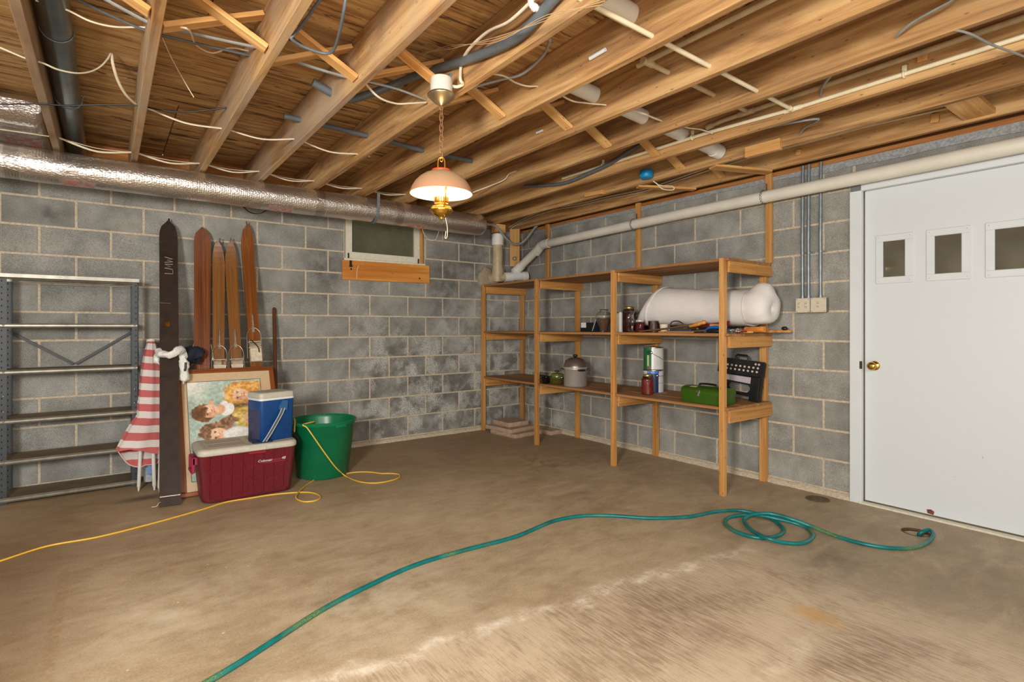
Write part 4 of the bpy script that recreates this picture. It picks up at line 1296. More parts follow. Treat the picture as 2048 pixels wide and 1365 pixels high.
t_ = thing('lamp_chimney', 'small clear oil lamp chimney glass on a stem beside the tall dark jar', 'glass', (-0.515, -2.118, Z2))
MB().lathe([(0, 0.0), (0.026, 0.0), (0.026, 0.004), (0.008, 0.012), (0.006, 0.03), (0.012, 0.038), (0.005, 0.046), (0.014, 0.058), (0.019, 0.078), (0.016, 0.1), (0.011, 0.125), (0.013, 0.15), (0.022, 0.176), (0.02, 0.176), (0.011, 0.15), (0.009, 0.125), (0.014, 0.1), (0.017, 0.078), (0.012, 0.06), (0, 0.056)], 24, (-0.515, -2.118, Z2)).build('glass_body', M_glass, t_)

t_ = thing('paper_roll', 'crinkled white paper roll standing behind the third front post', 'paper roll', (-0.42, -1.895, Z2))
rings = []
for i in range(15):
    z = Z2 + 0.165 * i / 14
    rings.append([(-0.42 + (0.04 + 0.003 * mnoise.noise(Vector((math.cos(a) * 5, math.sin(a) * 5, z * 60)))) * math.cos(a), -1.895 + (0.04 + 0.003 * mnoise.noise(Vector((math.cos(a) * 5, math.sin(a) * 5, z * 60)))) * math.sin(a), z + (0.006 * math.sin(a * 5) if i == 14 else 0)) for a in [2 * PI * k / 30 for k in range(30)]])
MB().loft(rings).build('paper_wrap', plain('white paper', rgb(222, 220, 210), 0.8, amt=0.05), t_)

t_ = thing('glass_vase', 'clear bulbous glass vase holding brown dried petals on middle shelf', 'vase', (-0.44, -1.733, Z2))
vp = [(0.034, 0.0), (0.037, 0.012), (0.04, 0.035), (0.056, 0.075), (0.072, 0.115), (0.077, 0.138), (0.07, 0.158), (0.048, 0.174), (0.032, 0.182), (0.031, 0.19), (0.04, 0.198)]
MB().lathe([(0, 0)] + vp + [(r - 0.003, z) for r, z in vp[::-1][:-1]] + [(0, 0.006)], 36, (-0.44, -1.733, Z2)).build('glass_body', M_glass, t_)
t = NT('dried petals')
vv = t.n('ShaderNodeTexVoronoi')
t.l(t.mapping(t.coord(), (70, 70, 70)), vv.inputs['Vector'])
t.bump(vv.outputs['Distance'], 0.8, 0.01)
cc = t.ramp(t.sep(vv.outputs['Color'])[0], [(0.0, rgb(78, 52, 34)), (0.4, rgb(140, 104, 70)), (0.8, rgb(176, 140, 104)), (0.95, rgb(170, 80, 70))])
MB().lathe([(0, 0.008)] + [(r - 0.0045, z + 0.008 if z < 0.01 else z) for r, z in vp[:5]] + [(0, 0.116)], 30, (-0.44, -1.733, Z2)).build('dried_petals', t.set(cc, 0.9), t_)
for a in (0.4, 1.9, 3.5, 5.0):
    MB().sphere((-0.44 + 0.03 * math.cos(a), -1.733 + 0.03 * math.sin(a), Z2 + 0.004), 0.006, 8).build('foot', M_glass, t_)

t_ = thing('black_box', 'small black cardboard box with a blank white label on middle shelf', 'box', (-0.36, -1.497, Z2))
MB().box((-0.355, -1.497, Z2 + 0.042), (0.12, 0.172, 0.084), bevel=0.002).build('carton', plain('black card', rgb(14, 17, 20), 0.5, amt=0.1), t_)
MB().box((-0.4155, -1.452, Z2 + 0.060), (0.0012, 0.066, 0.046)).build('label', M_white, t_)
t_ = thing('notebook', 'dark navy notebook leaning between the black box and the vase', 'notebook', (-0.40, -1.62, Z2))
MB().box((-0.38, -1.608, Z2 + 0.062), (0.11, 0.014, 0.125), Euler((0.42, 0, 0)), bevel=0.002).build('cover', plain('navy cover', rgb(38, 42, 58), 0.5, amt=0.15), t_)
MB().box((-0.38, -1.608, Z2 + 0.062), (0.112, 0.008, 0.119), Euler((0.42, 0, 0))).build('pages', plain('paper edge', rgb(180, 178, 170), 0.8), t_)

# white bag of rolled batting
t_ = thing('batting_roll', 'large white roll of quilt batting in a soft bag lying on the middle shelf', 'fabric roll', (-0.27, -2.6, 1.14))
rings = []
secs = [  # y, z centre, half height, half width, lean
    (-2.02, 1.215, 0.055, 0.05, 0.5), (-2.035, 1.225, 0.072, 0.075, 0.75), (-2.10, 1.275, 0.125, 0.13, 0.62), (-2.15, 1.305, 0.158, 0.155, 0.48), (-2.20, 1.313, 0.168, 0.162, 0.38), (-2.215, 1.312, 0.163, 0.158, 0.33), (-2.235, 1.312, 0.167, 0.163, 0.3), (-2.32, 1.308, 0.160, 0.16, 0.15), (-2.45, 1.302, 0.156, 0.158, 0.05), (-2.6, 1.294, 0.150, 0.155, 0.0), (-2.75, 1.286, 0.144, 0.155, 0.0), (-2.90, 1.284, 0.140, 0.155, 0.0), (-2.99, 1.283, 0.139, 0.154, 0.0), (-3.01, 1.283, 0.140, 0.155, -0.03)]
SEGS = 44
M_bat = plain('white batting cloth', rgb(224, 220, 215), 0.8, amt=0.04, scale=10)


def oval(y, zc, h, w, lean, amp=0.006, fold=0.0):
    out = []
    for k in range(SEGS):
        a = 2 * PI * k / SEGS
        q = 1 + amp / 0.15 * mnoise.noise(Vector((y * 9, math.cos(a) * 2.2, math.sin(a) * 2.2)))
        x = w * math.cos(a) * q
        zz = h * math.sin(a) * q
        if zz < -0.8 * h:
            zz = -0.8 * h + (zz + 0.8 * h) * 0.5
        out.append((-0.27 + x, y - lean * zz, zc + zz))
    return out


MB().loft([oval(*s) for s in secs] + [oval(-2.99, 1.283, 0.125, 0.137, 0)] + [oval(-2.95, 1.283, 0.02, 0.02, 0)]).build('bag_body', M_bat, t_)
endr = [(-2.95, 1.285, 0.11, 0.12, 0.0), (-3.0, 1.288, 0.128, 0.135, 0.0), (-3.05, 1.292, 0.136, 0.146, 0.05), (-3.09, 1.291, 0.134, 0.146, 0.08), (-3.13, 1.285, 0.122, 0.135, 0.10), (-3.155, 1.280, 0.10, 0.105, 0.10), (-3.16, 1.277, 0.05, 0.05, 0.1), (-3.14, 1.275, 0.012, 0.012, 0.0)]
er = []
for i, s in enumerate(endr):
    rg = oval(*s, amp=0.011)
    rg = [(x, y, z + (0.042 * max(0, math.sin(2 * PI * k / SEGS)) ** 10 if 1 < i < 5 else 0)) for k, (x, y, z) in enumerate(rg)]
    er.append(rg)
MB().loft(er).build('bag_mouth', M_bat, t_)
sp = []
for i in range(60):
    a = i * 0.24
    r = 0.03 + 0.0016 * i
    sp.append([(-0.30 + r * math.cos(a), -3.0 - 0.012 * math.sin(i * 0.2), 1.29 + r * math.sin(a)), (-0.30 + r * math.cos(a), -2.80, 1.29 + r * math.sin(a))])
MB().loft(sp, caps=False, closed_ring=False).build('rolled_batting', M_bat, t_)
MB().loft([oval(y, 1.3125, h, w, 0.38, amp=0.003) for y, h, w in ((-2.185, 0.169, 0.164), (-2.187, 0.172, 0.1665), (-2.212, 0.171, 0.166), (-2.214, 0.167, 0.162))], caps=False).build('stitched_seam', M_bat, t_)

# tools and odds in front of and under the roll
M_toolw = wood('tool handle wood', rgb(170, 104, 44), rgb(204, 140, 70), rgb(222, 166, 98), 0.4, 1.4, False, 0.1, 0.2)
M_steel = plain('tool steel', rgb(128, 132, 134), 0.35, 0.9, 0.2, 30)
t_ = thing('hand_float', 'grey steel trowel with an arched loop handle at front of middle shelf', 'tool', (-0.55, -2.55, Z2))
MB().tube([(-0.545, -2.50, 1.125), (-0.545, -2.505, 1.16), (-0.545, -2.53, 1.192), (-0.545, -2.58, 1.196), (-0.545, -2.615, 1.182), (-0.54, -2.645, 1.15), (-0.54, -2.66, 1.13)], 0.0055, 10, smooth=4).build('handle', M_steel, t_)
MB().box((-0.53, -2.60, 1.126), (0.07, 0.24, 0.004), Euler((-0.1, 0.15, 0)), bevel=0.001).build('blade', M_steel, t_)
t_ = tag(MB().tube([(-0.575, -2.24, 1.117), (-0.56, -2.50, 1.142), (-0.55, -2.735, 1.175)], 0.0065, 8).build('stick', plain('dark stick', rgb(104, 74, 44), 0.7, amt=0.2)), 'thin dark wooden stick sloping up across the tools on the middle shelf', 'stick')
t_ = thing('file', 'file with turned orange wood handle atop the tool pile', 'tool', (-0.52, -2.7, 1.15))
MB().lathe([(0, 0), (0.009, 0.001), (0.012, 0.012), (0.011, 0.03), (0.015, 0.06), (0.015, 0.085), (0.012, 0.105), (0.016, 0.12), (0.012, 0.132), (0, 0.135)], 18, (-0.55, -2.685, 1.157), (0, -0.95, 0.24)).build('handle', M_toolw, t_)
MB().beam((-0.55, -2.68, 1.156), (-0.54, -2.50, 1.13), 0.016, 0.005).build('blade', M_steel, t_)
t_ = thing('trowel', 'pale wooden handled trowel lying behind the turned file handle', 'tool', (-0.45, -2.8, 1.15))
MB().lathe([(0, 0), (0.01, 0.002), (0.013, 0.02), (0.012, 0.08), (0.014, 0.12), (0.008, 0.13), (0, 0.132)], 16, (-0.47, -2.80, 1.165), (0, -1, -0.08)).build('handle', M_fresh, t_)
MB().beam((-0.47, -2.80, 1.163), (-0.46, -2.58, 1.155), 0.05, 0.003).build('blade', M_steel, t_)
t_ = thing('pliers', 'pliers with bright blue grips in the tool pile beside the end post', 'tool', (-0.53, -2.9, Z2))
M_bgrip = plain('blue grip', rgb(24, 96, 184), 0.35, amt=0.1)
MB().tube([(-0.545, -2.81, 1.130), (-0.55, -2.86, 1.150), (-0.55, -2.92, 1.150), (-0.54, -2.975, 1.142)], [0.006, 0.010, 0.011, 0.009], 10, smooth=4).build('grip', M_bgrip, t_)
MB().tube([(-0.53, -2.81, 1.128), (-0.50, -2.87, 1.135), (-0.49, -2.93, 1.135), (-0.49, -2.97, 1.13)], [0.006, 0.010, 0.011, 0.009], 10, smooth=4).build('grip', M_bgrip, t_)
MB().beam((-0.54, -2.82, 1.13), (-0.55, -2.73, 1.122), 0.02, 0.012, bevel=0.003).build('jaw', M_steel, t_)
t_ = thing('screwdriver', 'black handled screwdriver lying under the blue pliers at the shelf edge', 'tool', (-0.57, -2.85, Z2))
MB().lathe([(0, 0), (0.011, 0.002), (0.014, 0.02), (0.011, 0.05), (0.014, 0.09), (0.008, 0.105), (0, 0.106)], 12, (-0.572, -2.84, 1.125), (0, -1, 0.0)).build('handle', M_black, t_)
MB().tube([(-0.572, -2.84, 1.125), (-0.572, -2.68, 1.116)], 0.004, 8).build('shaft', M_steel, t_)
t_ = thing('chisel', 'blue grey steel bar lying low in the tool pile below the file', 'tool', (-0.54, -2.62, Z2))
MB().beam((-0.56, -2.50, 1.118), (-0.55, -2.70, 1.130), 0.03, 0.012, bevel=0.002).build('bar', plain('blued steel', rgb(92, 102, 124), 0.4, 0.7), t_)
t_ = thing('wood_strip', 'thin offcut of pale wood along the front edge of the middle shelf', 'wood offcut', (-0.585, -2.62, Z2))
board('strip', (-0.588, -2.44, 1.116), (-0.585, -2.74, 1.116), 0.02, 0.01, M_shelf, t_)
t_ = thing('plastic_cup', 'small white plastic cup under the front of the white batting roll', 'cup', (-0.50, -2.445, Z2))
MB().lathe([(0, 0), (0.026, 0), (0.033, 0.062), (0.034, 0.064), (0.031, 0.063), (0.024, 0.004), (0, 0.004)], 24, (-0.52, -2.435, Z2)).build('cup_wall', plain('cream plastic', rgb(226, 214, 190), 0.4), t_)
t_ = thing('wire_brush', 'tangle of silver wire bristles from a wire brush beside the end post', 'brush', (-0.55, -3.05, Z2))
mb = MB()
for i in range(46):
    a = Vector((-0.56 + random.uniform(-0.03, 0.03), -3.0 - random.uniform(0, 0.05), 1.115 + random.uniform(0, 0.02)))
    mb.tube([a, a + Vector((random.uniform(-0.01, 0.01), -0.035, random.uniform(0.0, 0.012)))], 0.0011, 4)
mb.build('bristles', M_tin, t_)
MB().box((-0.555, -3.01, 1.115), (0.05, 0.05, 0.01), bevel=0.002).build('brush_back', M_steel, t_)
t_ = thing('tin_snips', 'tin snips with dark red handles on the shelf end', 'tool', (-0.5, -3.0, Z2))
MB().tube([(-0.50, -2.98, 1.118), (-0.49, -3.03, 1.128), (-0.47, -3.07, 1.124)], [0.005, 0.008, 0.006], 8, smooth=3).build('handle', plain('dark red grip', rgb(132, 26, 28), 0.4), t_)
MB().tube([(-0.50, -2.98, 1.118), (-0.46, -3.02, 1.123), (-0.43, -3.06, 1.120)], [0.005, 0.008, 0.006], 8, smooth=3).build('handle', plain('dark red grip b', rgb(132, 26, 28), 0.4), t_)
MB().beam((-0.50, -2.98, 1.118), (-0.50, -2.90, 1.116), 0.02, 0.008, bevel=0.002).build('jaw', M_steel, t_)
t_ = thing('handsaw', 'handsaw with red blade edge tucked beneath the white roll', 'saw', (-0.40, -2.65, Z2))
MB().prism([(0, 0), (0.26, 0.0), (0.26, 0.045), (0, 0.02)], (-0.43, -2.66, 1.150), (0, -1, 0.02), (0.35, 0, 0.9), 0.002).build('blade', plain('red painted blade', rgb(150, 44, 30), 0.5), t_)
MB().tube([(-0.39, -2.52, 1.130), (-0.385, -2.58, 1.125), (-0.38, -2.63, 1.130), (-0.375, -2.62, 1.155), (-0.38, -2.55, 1.155)], 0.010, 8, closed=True, smooth=3).build('handle', M_toolw, t_)
t_ = thing('mallet', 'wooden mallet head on the shelf end beneath the roll', 'mallet', (-0.22, -3.0, Z2))
MB().tube([(-0.385, -3.02, 1.133), (-0.375, -3.155, 1.136)], 0.02, 14).build('head', M_pine, t_)
MB().tube([(-0.37, -3.08, 1.134), (-0.24, -3.10, 1.134)], 0.011, 10).build('handle', M_toolw, t_)
t_ = thing('dowel', 'long wooden rod sticking out past the right end of the middle shelf', 'rod', (-0.2, -3.0, Z2))
MB().tube([(-0.32, -2.65, 1.1215), (-0.11, -3.205, 1.1215)], 0.0105, 12).build('rod', M_shelf, t_)
MB().sphere((-0.125, -3.165, 1.142), 0.02, 12, (0.9, 1.1, 0.75)).build('rubber_tip', M_black, t_)
t_ = thing('wood_strip', 'short pinkish wood offcut at the right end of the middle shelf', 'wood offcut', (-0.45, -3.0, Z2))
board('strip', (-0.42, -2.93, 1.118), (-0.42, -3.09, 1.118), 0.03, 0.014, M_fresh, t_)

# ---- lower shelf
t_ = thing('steamer_pot', 'tall aluminium steamer pot with brown domed lid on the lower shelf', 'pot', (-0.505, -1.43, Z1))
px, py = -0.485, -1.415
M_alu = plain('spun aluminium', rgb(214, 212, 208), 0.34, 0.7, 0.05, 60)
MB().lathe([(0, 0), (0.1, 0), (0.107, 0.008), (0.107, 0.160), (0.110, 0.162), (0.110, 0.168), (0.107, 0.170), (0.107, 0.184), (0.1, 0.184)], 48, (px, py, Z1)).build('pot_body', M_alu, t_)
MB().lathe([(0.108, 0.180), (0.109, 0.188), (0.106, 0.196), (0.101, 0.215), (0.086, 0.240), (0.06, 0.258), (0.03, 0.266), (0, 0.268)], 48, (px, py, Z1)).build('lid', plain('brown anodised lid', rgb(122, 108, 98), 0.35, 0.6, 0.12, 15), t_)
MB().lathe([(0, 0.266), (0.012, 0.266), (0.014, 0.272), (0.022, 0.276), (0.022, 0.290), (0.017, 0.294), (0, 0.294)], 20, (px, py, Z1)).build('lid_knob', M_black, t_)
for a in (math.radians(-141.6 - 85), math.radians(-141.6 + 35), math.radians(-141.6 + 100)):
    d = Vector((math.cos(a), math.sin(a), 0))
    MB().box(Vector((px, py, Z1 + 0.156)) + d * 0.122, (0.034, 0.065, 0.016), Euler((0, 0, a)), bevel=0.005).build('handle', M_black, t_)
t_ = thing('saucepan', 'olive green enamel saucepan with domed lid beside the tall steamer pot', 'pan', (-0.47, -1.12, Z1))
gx, gy = -0.46, -1.135
M_green = plain('olive enamel', rgb(104, 112, 54), 0.22, 0.2, 0.1)
MB().lathe([(0, 0), (0.066, 0), (0.074, 0.012), (0.079, 0.055), (0.081, 0.056), (0.077, 0.058), (0.06, 0.058)], 36, (gx, gy, Z1)).build('pan_body', plain('brown olive enamel', rgb(92, 84, 42), 0.22, 0.2, 0.15), t_)
MB().lathe([(0.08, 0.056), (0.081, 0.062), (0.064, 0.066), (0.062, 0.088), (0.055, 0.098), (0.03, 0.104), (0, 0.105)], 36, (gx, gy, Z1)).build('lid', M_green, t_)
MB().lathe([(0, 0.104), (0.008, 0.104), (0.008, 0.113), (0.026, 0.117), (0.026, 0.123), (0.014, 0.126), (0, 0.126)], 16, (gx, gy, Z1)).build('lid_knob', M_black, t_)
MB().beam((gx - 0.075, gy + 0.005, Z1 + 0.068), (gx - 0.09, gy + 0.15, Z1 + 0.074), 0.024, 0.012, bevel=0.004).build('handle', M_black, t_)
MB().tube([(gx + 0.04, gy - 0.07, Z1 + 0.06), (gx + 0.03, gy - 0.10, Z1 + 0.07), (gx - 0.02, gy - 0.10, Z1 + 0.068), (gx - 0.04, gy - 0.07, Z1 + 0.055)], 0.007, 8, smooth=4).build('side_handle', M_tin, t_)
t_ = thing('skillet', 'shiny black enamel dish with loop handles left of the green saucepan', 'pan', (-0.55, -1.05, Z1))
M_bsh = plain('shiny black enamel', rgb(16, 15, 15), 0.12, 0.0, 0.1)
MB().lathe([(0, 0), (0.034, 0), (0.043, 0.015), (0.046, 0.06), (0.048, 0.062), (0.044, 0.062), (0.04, 0.015), (0, 0.008)], 30, (-0.545, -1.066, Z1)).build('pan_body', M_bsh, t_)
MB().tube([(-0.59, -1.05, Z1 + 0.05), (-0.61, -1.06, Z1 + 0.055), (-0.605, -1.09, Z1 + 0.055), (-0.585, -1.095, Z1 + 0.05)], 0.005, 8, smooth=4).build('handle', M_bsh, t_)


def can_mat(name, parts, base):
    """label colours wrapped round a can by angle and height (object space)"""
    t = NT(name)
    x, y, z = t.sep(t.coord())
    ang = t.math('ARCTAN2', y, x)
    col = base
    for a0, a1, z0, z1, c in parts:
        m = t.math('MULTIPLY', t.band(ang, math.radians(a0), math.radians(a1), 0.01), t.band(z, z0, z1, 0.0006))
        col = t.mix(m, col, c)
    return t.set(col, 0.35)


def paint_can(label, x, y, z, m):
    t = thing('paint_can', label, 'paint can', (x, y, z))
    MB().lathe([(0.081, 0.004), (0.0825, 0.004), (0.0825, 0.184), (0.081, 0.184)], 48, (x, y, z)).build('labelled_wall', m, t, origin=(x, y, z + 0.094))
    MB().lathe([(0, 0.002), (0.083, 0.0), (0.085, 0.003), (0.083, 0.006)], 48, (x, y, z)).build('base_rim', M_tin, t)
    MB().lathe([(0.083, 0.182), (0.0855, 0.186), (0.0835, 0.190), (0.076, 0.188), (0.074, 0.184), (0, 0.184)], 48, (x, y, z)).build('lid', M_tin, t)
    return t


def bail(t, x, y, z, a_deg, drop):
    d = math.radians(a_deg)
    e = Vector((math.cos(d), math.sin(d), 0))
    c = Vector((x, y, z))
    p = c + e * 0.0835
    MB().lathe([(0, 0), (0.012, 0), (0.012, 0.003), (0.006, 0.006), (0, 0.006)], 16, p + Vector((0, 0, 0.145)), e).build('bail_ear', M_tin, t)
    q = Vector((math.cos(d + 1.15), math.sin(d + 1.15), 0)) * 0.094 + c
    r = Vector((math.cos(d + 0.55), math.sin(d + 0.55), 0)) * 0.092 + c
    MB().tube([p + e * 0.007 + Vector((0, 0, 0.143)), r + Vector((0, 0, 0.143 - drop * 0.5)), q + Vector((0, 0, 0.143 - drop))], 0.0018, 6, smooth=5).build('bail', M_wiredk, t)


cx, cy = -0.28, -2.145
wgrey = rgb(206, 206, 202)
ptxt = [(-128, -90, 0.02 - 0.012 * k, 0.0215 - 0.012 * k, rgb(150, 150, 148)) for k in range(7)]
t1 = paint_can('lower paint can, navy blue label with light blue band, under the green one', cx, cy, Z1,
               can_mat('blue paint label', [(-180, -112, -0.09, 0.068, rgb(22, 38, 82)), (-180, -108, 0.068, 0.09, rgb(40, 120, 196)), (-112, -60, 0.03, 0.0315, rgb(120, 120, 120)), (-112, -60, -0.012, -0.010, rgb(30, 30, 30))], wgrey))
bail(t1, cx, cy, Z1, -118, -0.0)
t2 = paint_can('upper paint can, green and white label, stacked on the blue one', cx - 0.002, cy - 0.002, Z1 + 0.190,
               can_mat('green paint label', [(-180, -153, -0.06, 0.09, rgb(20, 112, 62)), (-180, -153, 0.035, 0.07, rgb(10, 70, 40)), (-180, -168, -0.06, 0.03, rgb(196, 190, 150)), (-180, -153, -0.09, -0.06, rgb(120, 96, 84)), (-153, -142, -0.09, 0.09, rgb(236, 236, 232)), (140, 180, -0.09, 0.09, rgb(20, 100, 58))] + ptxt, wgrey))
bail(t2, cx, cy, Z1 + 0.190, -152, 0.055)
M_ink = plain('white print', rgb(235, 238, 240), 0.5, amt=0.02)
for i, chh in enumerate('INTERIOR'):
    a = math.radians(-141.6 - 72 + i * 10.5)
    text_mesh('printed_letter', chh, 0.017, M_ink, (cx + 0.0829 * math.cos(a), cy + 0.0829 * math.sin(a), Z1 + 0.172), Euler((PI / 2, 0, a + PI / 2)), t1, extrude=0.0003)
tag(MB().lathe([(0, 0), (0.095, 0), (0.097, 0.003), (0.093, 0.0035), (0, 0.0035)], 40, (cx + 0.01, cy - 0.01, Z1 - 0.0035)).build('paper_plate', plain('pale card', rgb(176, 166, 150), 0.8)), 'round pale card mat beneath the lower paint can', 'mat')

t_ = thing('toolbox', 'olive green metal toolbox with silver latch on the lower shelf', 'toolbox', (-0.5, -2.83, Z1))
M_tbx = plain('green toolbox enamel', rgb(54, 90, 12), 0.32, 0.1, 0.06, 10)
bx, by, bw, bd = -0.470, -2.782, 0.332, 0.18
MB().loft([rrect(bd, bw, 0.012, Z1 + 0.001, c=(bx, by)), rrect(bd, bw, 0.012, Z1 + 0.073, c=(bx, by))]).build('box_body', M_tbx, t_)
lidr = []
for k in range(9):
    a = PI * k / 8
    lidr.append((bx - bd / 2 * math.cos(a), Z1 + 0.076 + 0.042 * math.sin(a) ** 0.55))
rg = []
for y in (by + bw / 2 + 0.0015, by + bw / 2 - 0.006, by - bw / 2 + 0.006, by - bw / 2 - 0.0015):
    s_ = 0.97 if abs(y - by) > bw / 2 else 1.0
    rg.append([(bx + (x - bx) * 1.01 * s_, y, Z1 + 0.074 + (z - Z1 - 0.074) * s_) for x, z in lidr] + [(bx + bd / 2 * 1.01 * s_, y, Z1 + 0.070), (bx - bd / 2 * 1.01 * s_, y, Z1 + 0.070)])
MB().loft(rg).build('lid', M_tbx, t_)
MB().tube([(bx, by + 0.07, Z1 + 0.118), (bx, by + 0.062, Z1 + 0.130), (bx, by, Z1 + 0.134), (bx, by - 0.062, Z1 + 0.130), (bx, by - 0.07, Z1 + 0.118)], 0.0075, 8, smooth=4).build('handle', M_black, t_)
fx = bx - bd / 2 - 0.003
mb = MB().box((fx, by + 0.02, Z1 + 0.086), (0.006, 0.032, 0.018), bevel=0.0015).box((fx - 0.002, by + 0.02, Z1 + 0.068), (0.006, 0.020, 0.030), bevel=0.0015).box((fx - 0.004, by + 0.02, Z1 + 0.058), (0.006, 0.012, 0.012), bevel=0.0015)
mb.build('latch', M_tin, t_)
MB().box((fx + 0.012, by + 0.062, Z1 + 0.1165), (0.02, 0.05, 0.002), Euler((0, -0.2, 0))).build('label_sticker', plain('worn sticker', rgb(190, 180, 120), 0.6), t_)

t_ = thing('socket_case', 'black plastic socket set case standing open behind the end post', 'tool case', (-0.17, -2.84, Z1))
M_case = plain('case plastic', rgb(22, 22, 23), 0.42, amt=0.15)
RY_ = 0.07


def cs(y, z):
    """case local plane: y along the shelf, z up, leaning back and tipped a little"""
    yy, zz = y * math.cos(RY_) + z * math.sin(RY_) * -1, z * math.cos(RY_) + y * math.sin(RY_)
    return (yy, zz)


cyc = -2.845
mb = MB()
out = [(-0.155, 0.0), (-0.10, 0.0), (-0.095, 0.032), (0.155, 0.032), (0.155, 0.175), (-0.155, 0.175)]


def cprism(mb, pts, x0, d, lean=0.0):
    v = []
    P_ = []
    for y, z in pts:
        yy, zz = cs(y, z)
        P_.append(Vector((x0 + lean * z, cyc + yy, Z1 + 0.012 + zz)))
    a = [mb.bm.verts.new(p) for p in P_]
    b = [mb.bm.verts.new(p + Vector((d, 0, 0))) for p in P_]
    mb.bm.faces.new(a[::-1])
    mb.bm.faces.new(b)
    for i in range(len(a)):
        mb.bm.faces.new((a[i], a[(i + 1) % len(a)], b[(i + 1) % len(a)], b[i]))
    return mb


hole = [(0.105 * math.cos(q) * 1.0 + (-0.0), 0.082 + 0.036 * math.sin(q)) for q in [2 * PI * k / 24 for k in range(24)]]
hole = [(max(-0.085, min(0.105, y * 1.25)), z) for y, z in hole]
# frame with the grip opening: four bars round the hole
for bar in ([(-0.155, 0.0), (-0.085, 0.0), (-0.085, 0.175), (-0.155, 0.175)], [(0.105, 0.03), (0.155, 0.03), (0.155, 0.175), (0.105, 0.175)], [(-0.085, 0.03), (0.105, 0.03), (0.105, 0.048), (-0.085, 0.048)], [(-0.085, 0.116), (0.105, 0.116), (0.105, 0.175), (-0.085, 0.175)],
            [(-0.085, 0.048), (-0.06, 0.048), (-0.085, 0.075)], [(-0.085, 0.116), (-0.085, 0.095), (-0.066, 0.116)], [(0.105, 0.048), (0.105, 0.072), (0.08, 0.048)], [(0.105, 0.116), (0.085, 0.116), (0.105, 0.095)]):
    cprism(mb, bar, -0.185, 0.05, 0.1)
mb.build('case_body', M_case, t_)
mb = MB()
cprism(mb, [(-0.175, 0.182), (0.185, 0.182), (0.182, 0.285), (0.17, 0.292), (-0.165, 0.292), (-0.178, 0.28)], -0.195, 0.03, 0.1)
mb.build('case_lid', M_case, t_)
hb = MB()
pts = [(-0.045, 0.285), (-0.045, 0.318), (-0.035, 0.325), (0.04, 0.325), (0.05, 0.318), (0.05, 0.285)]
hb.tube([(-0.155 , cyc + cs(y, z)[0], Z1 + 0.012 + cs(y, z)[1]) for y, z in pts], 0.008, 8)
hb.build('handle', M_case, t_)
disc = MB().lathe([(0, 0.0), (0.0078, 0), (0.0078, 0.004), (0.0062, 0.0045), (0, 0.003)], 14).mesh('socket')
disc.materials.append(plain('socket label', rgb(206, 190, 172), 0.5))
for r_, (z, ys) in enumerate(((0.272, [-0.115, -0.14, 0.05 + 0.09, 0.05 + 0.115]), (0.245, [-0.135 + 0.034 * k for k in range(9)]), (0.217, [-0.13 + 0.034 * k for k in range(9)]))):
    for y in ys:
        yy, zz = cs(y, z)
        o = bpy.data.objects.new('socket', disc)
        o.location = (-0.197 + 0.1 * z, cyc + yy, Z1 + 0.012 + zz)
        o.rotation_euler = (0, -PI / 2, 0)
        COL.objects.link(o)
        attach(o, t_)
mb = MB()
cprism(mb, [(-0.085, 0.124), (0.155, 0.132), (0.155, 0.17), (-0.085, 0.17)], -0.1875, 0.0015, 0.1)
mb.build('printed_label', plain('lilac label', rgb(182, 172, 178), 0.5, amt=0.15, scale=120), t_)
mb = MB()
cprism(mb, [(-0.155, 0.02), (-0.135, 0.02), (-0.135, 0.178), (-0.155, 0.178)], -0.20, 0.03, 0.1)
mb.build('hinge', M_case, t_)

# ---- pavers on the floor at the corner
M_paver = plain('pinkish paver', rgb(178, 152, 128), 0.95, amt=0.2, scale=22, bump=0.5)
for i, (w, d, h, x, y, z, a, lab) in enumerate((
        (0.40, 0.40, 0.042, -0.41, -0.42, 0.0, 0.08, 'bottom square concrete paver of the stack in the far corner'),
        (0.36, 0.30, 0.042, -0.215, -0.46, 0.042, -0.15, 'right hand paver in the middle layer behind the second post'),
        (0.37, 0.40, 0.042, -0.435, -0.34, 0.042, 0.12, 'wide middle paver below the topmost one in the corner stack'),
        (0.27, 0.30, 0.045, -0.40, -0.30, 0.084, 0.02, 'topmost small pink paver of the corner stack'))):
    if i == 1:
        x, y, z = -0.105, -0.56, 0.0
        w, d = 0.17, 0.32
        a = 0.05
        lab = 'narrow paver piece lying on the floor behind the second post'
    mb = MB().loft([rrect(w * q, d * q, 0.01, z + h * t2_, c=(x, y), ang=a) for t2_, q in ((0, 1.0), (0.1, 1.015), (0.85, 1.01), (1.0, 0.985))])
    for v in mb.bm.verts:
        v.co += Vector((mnoise.noise(v.co * 25), mnoise.noise(v.co * 25 + Vector((9, 0, 0))), 0)) * 0.006
    tag(mb.build('paver', M_paver), lab, 'paver')

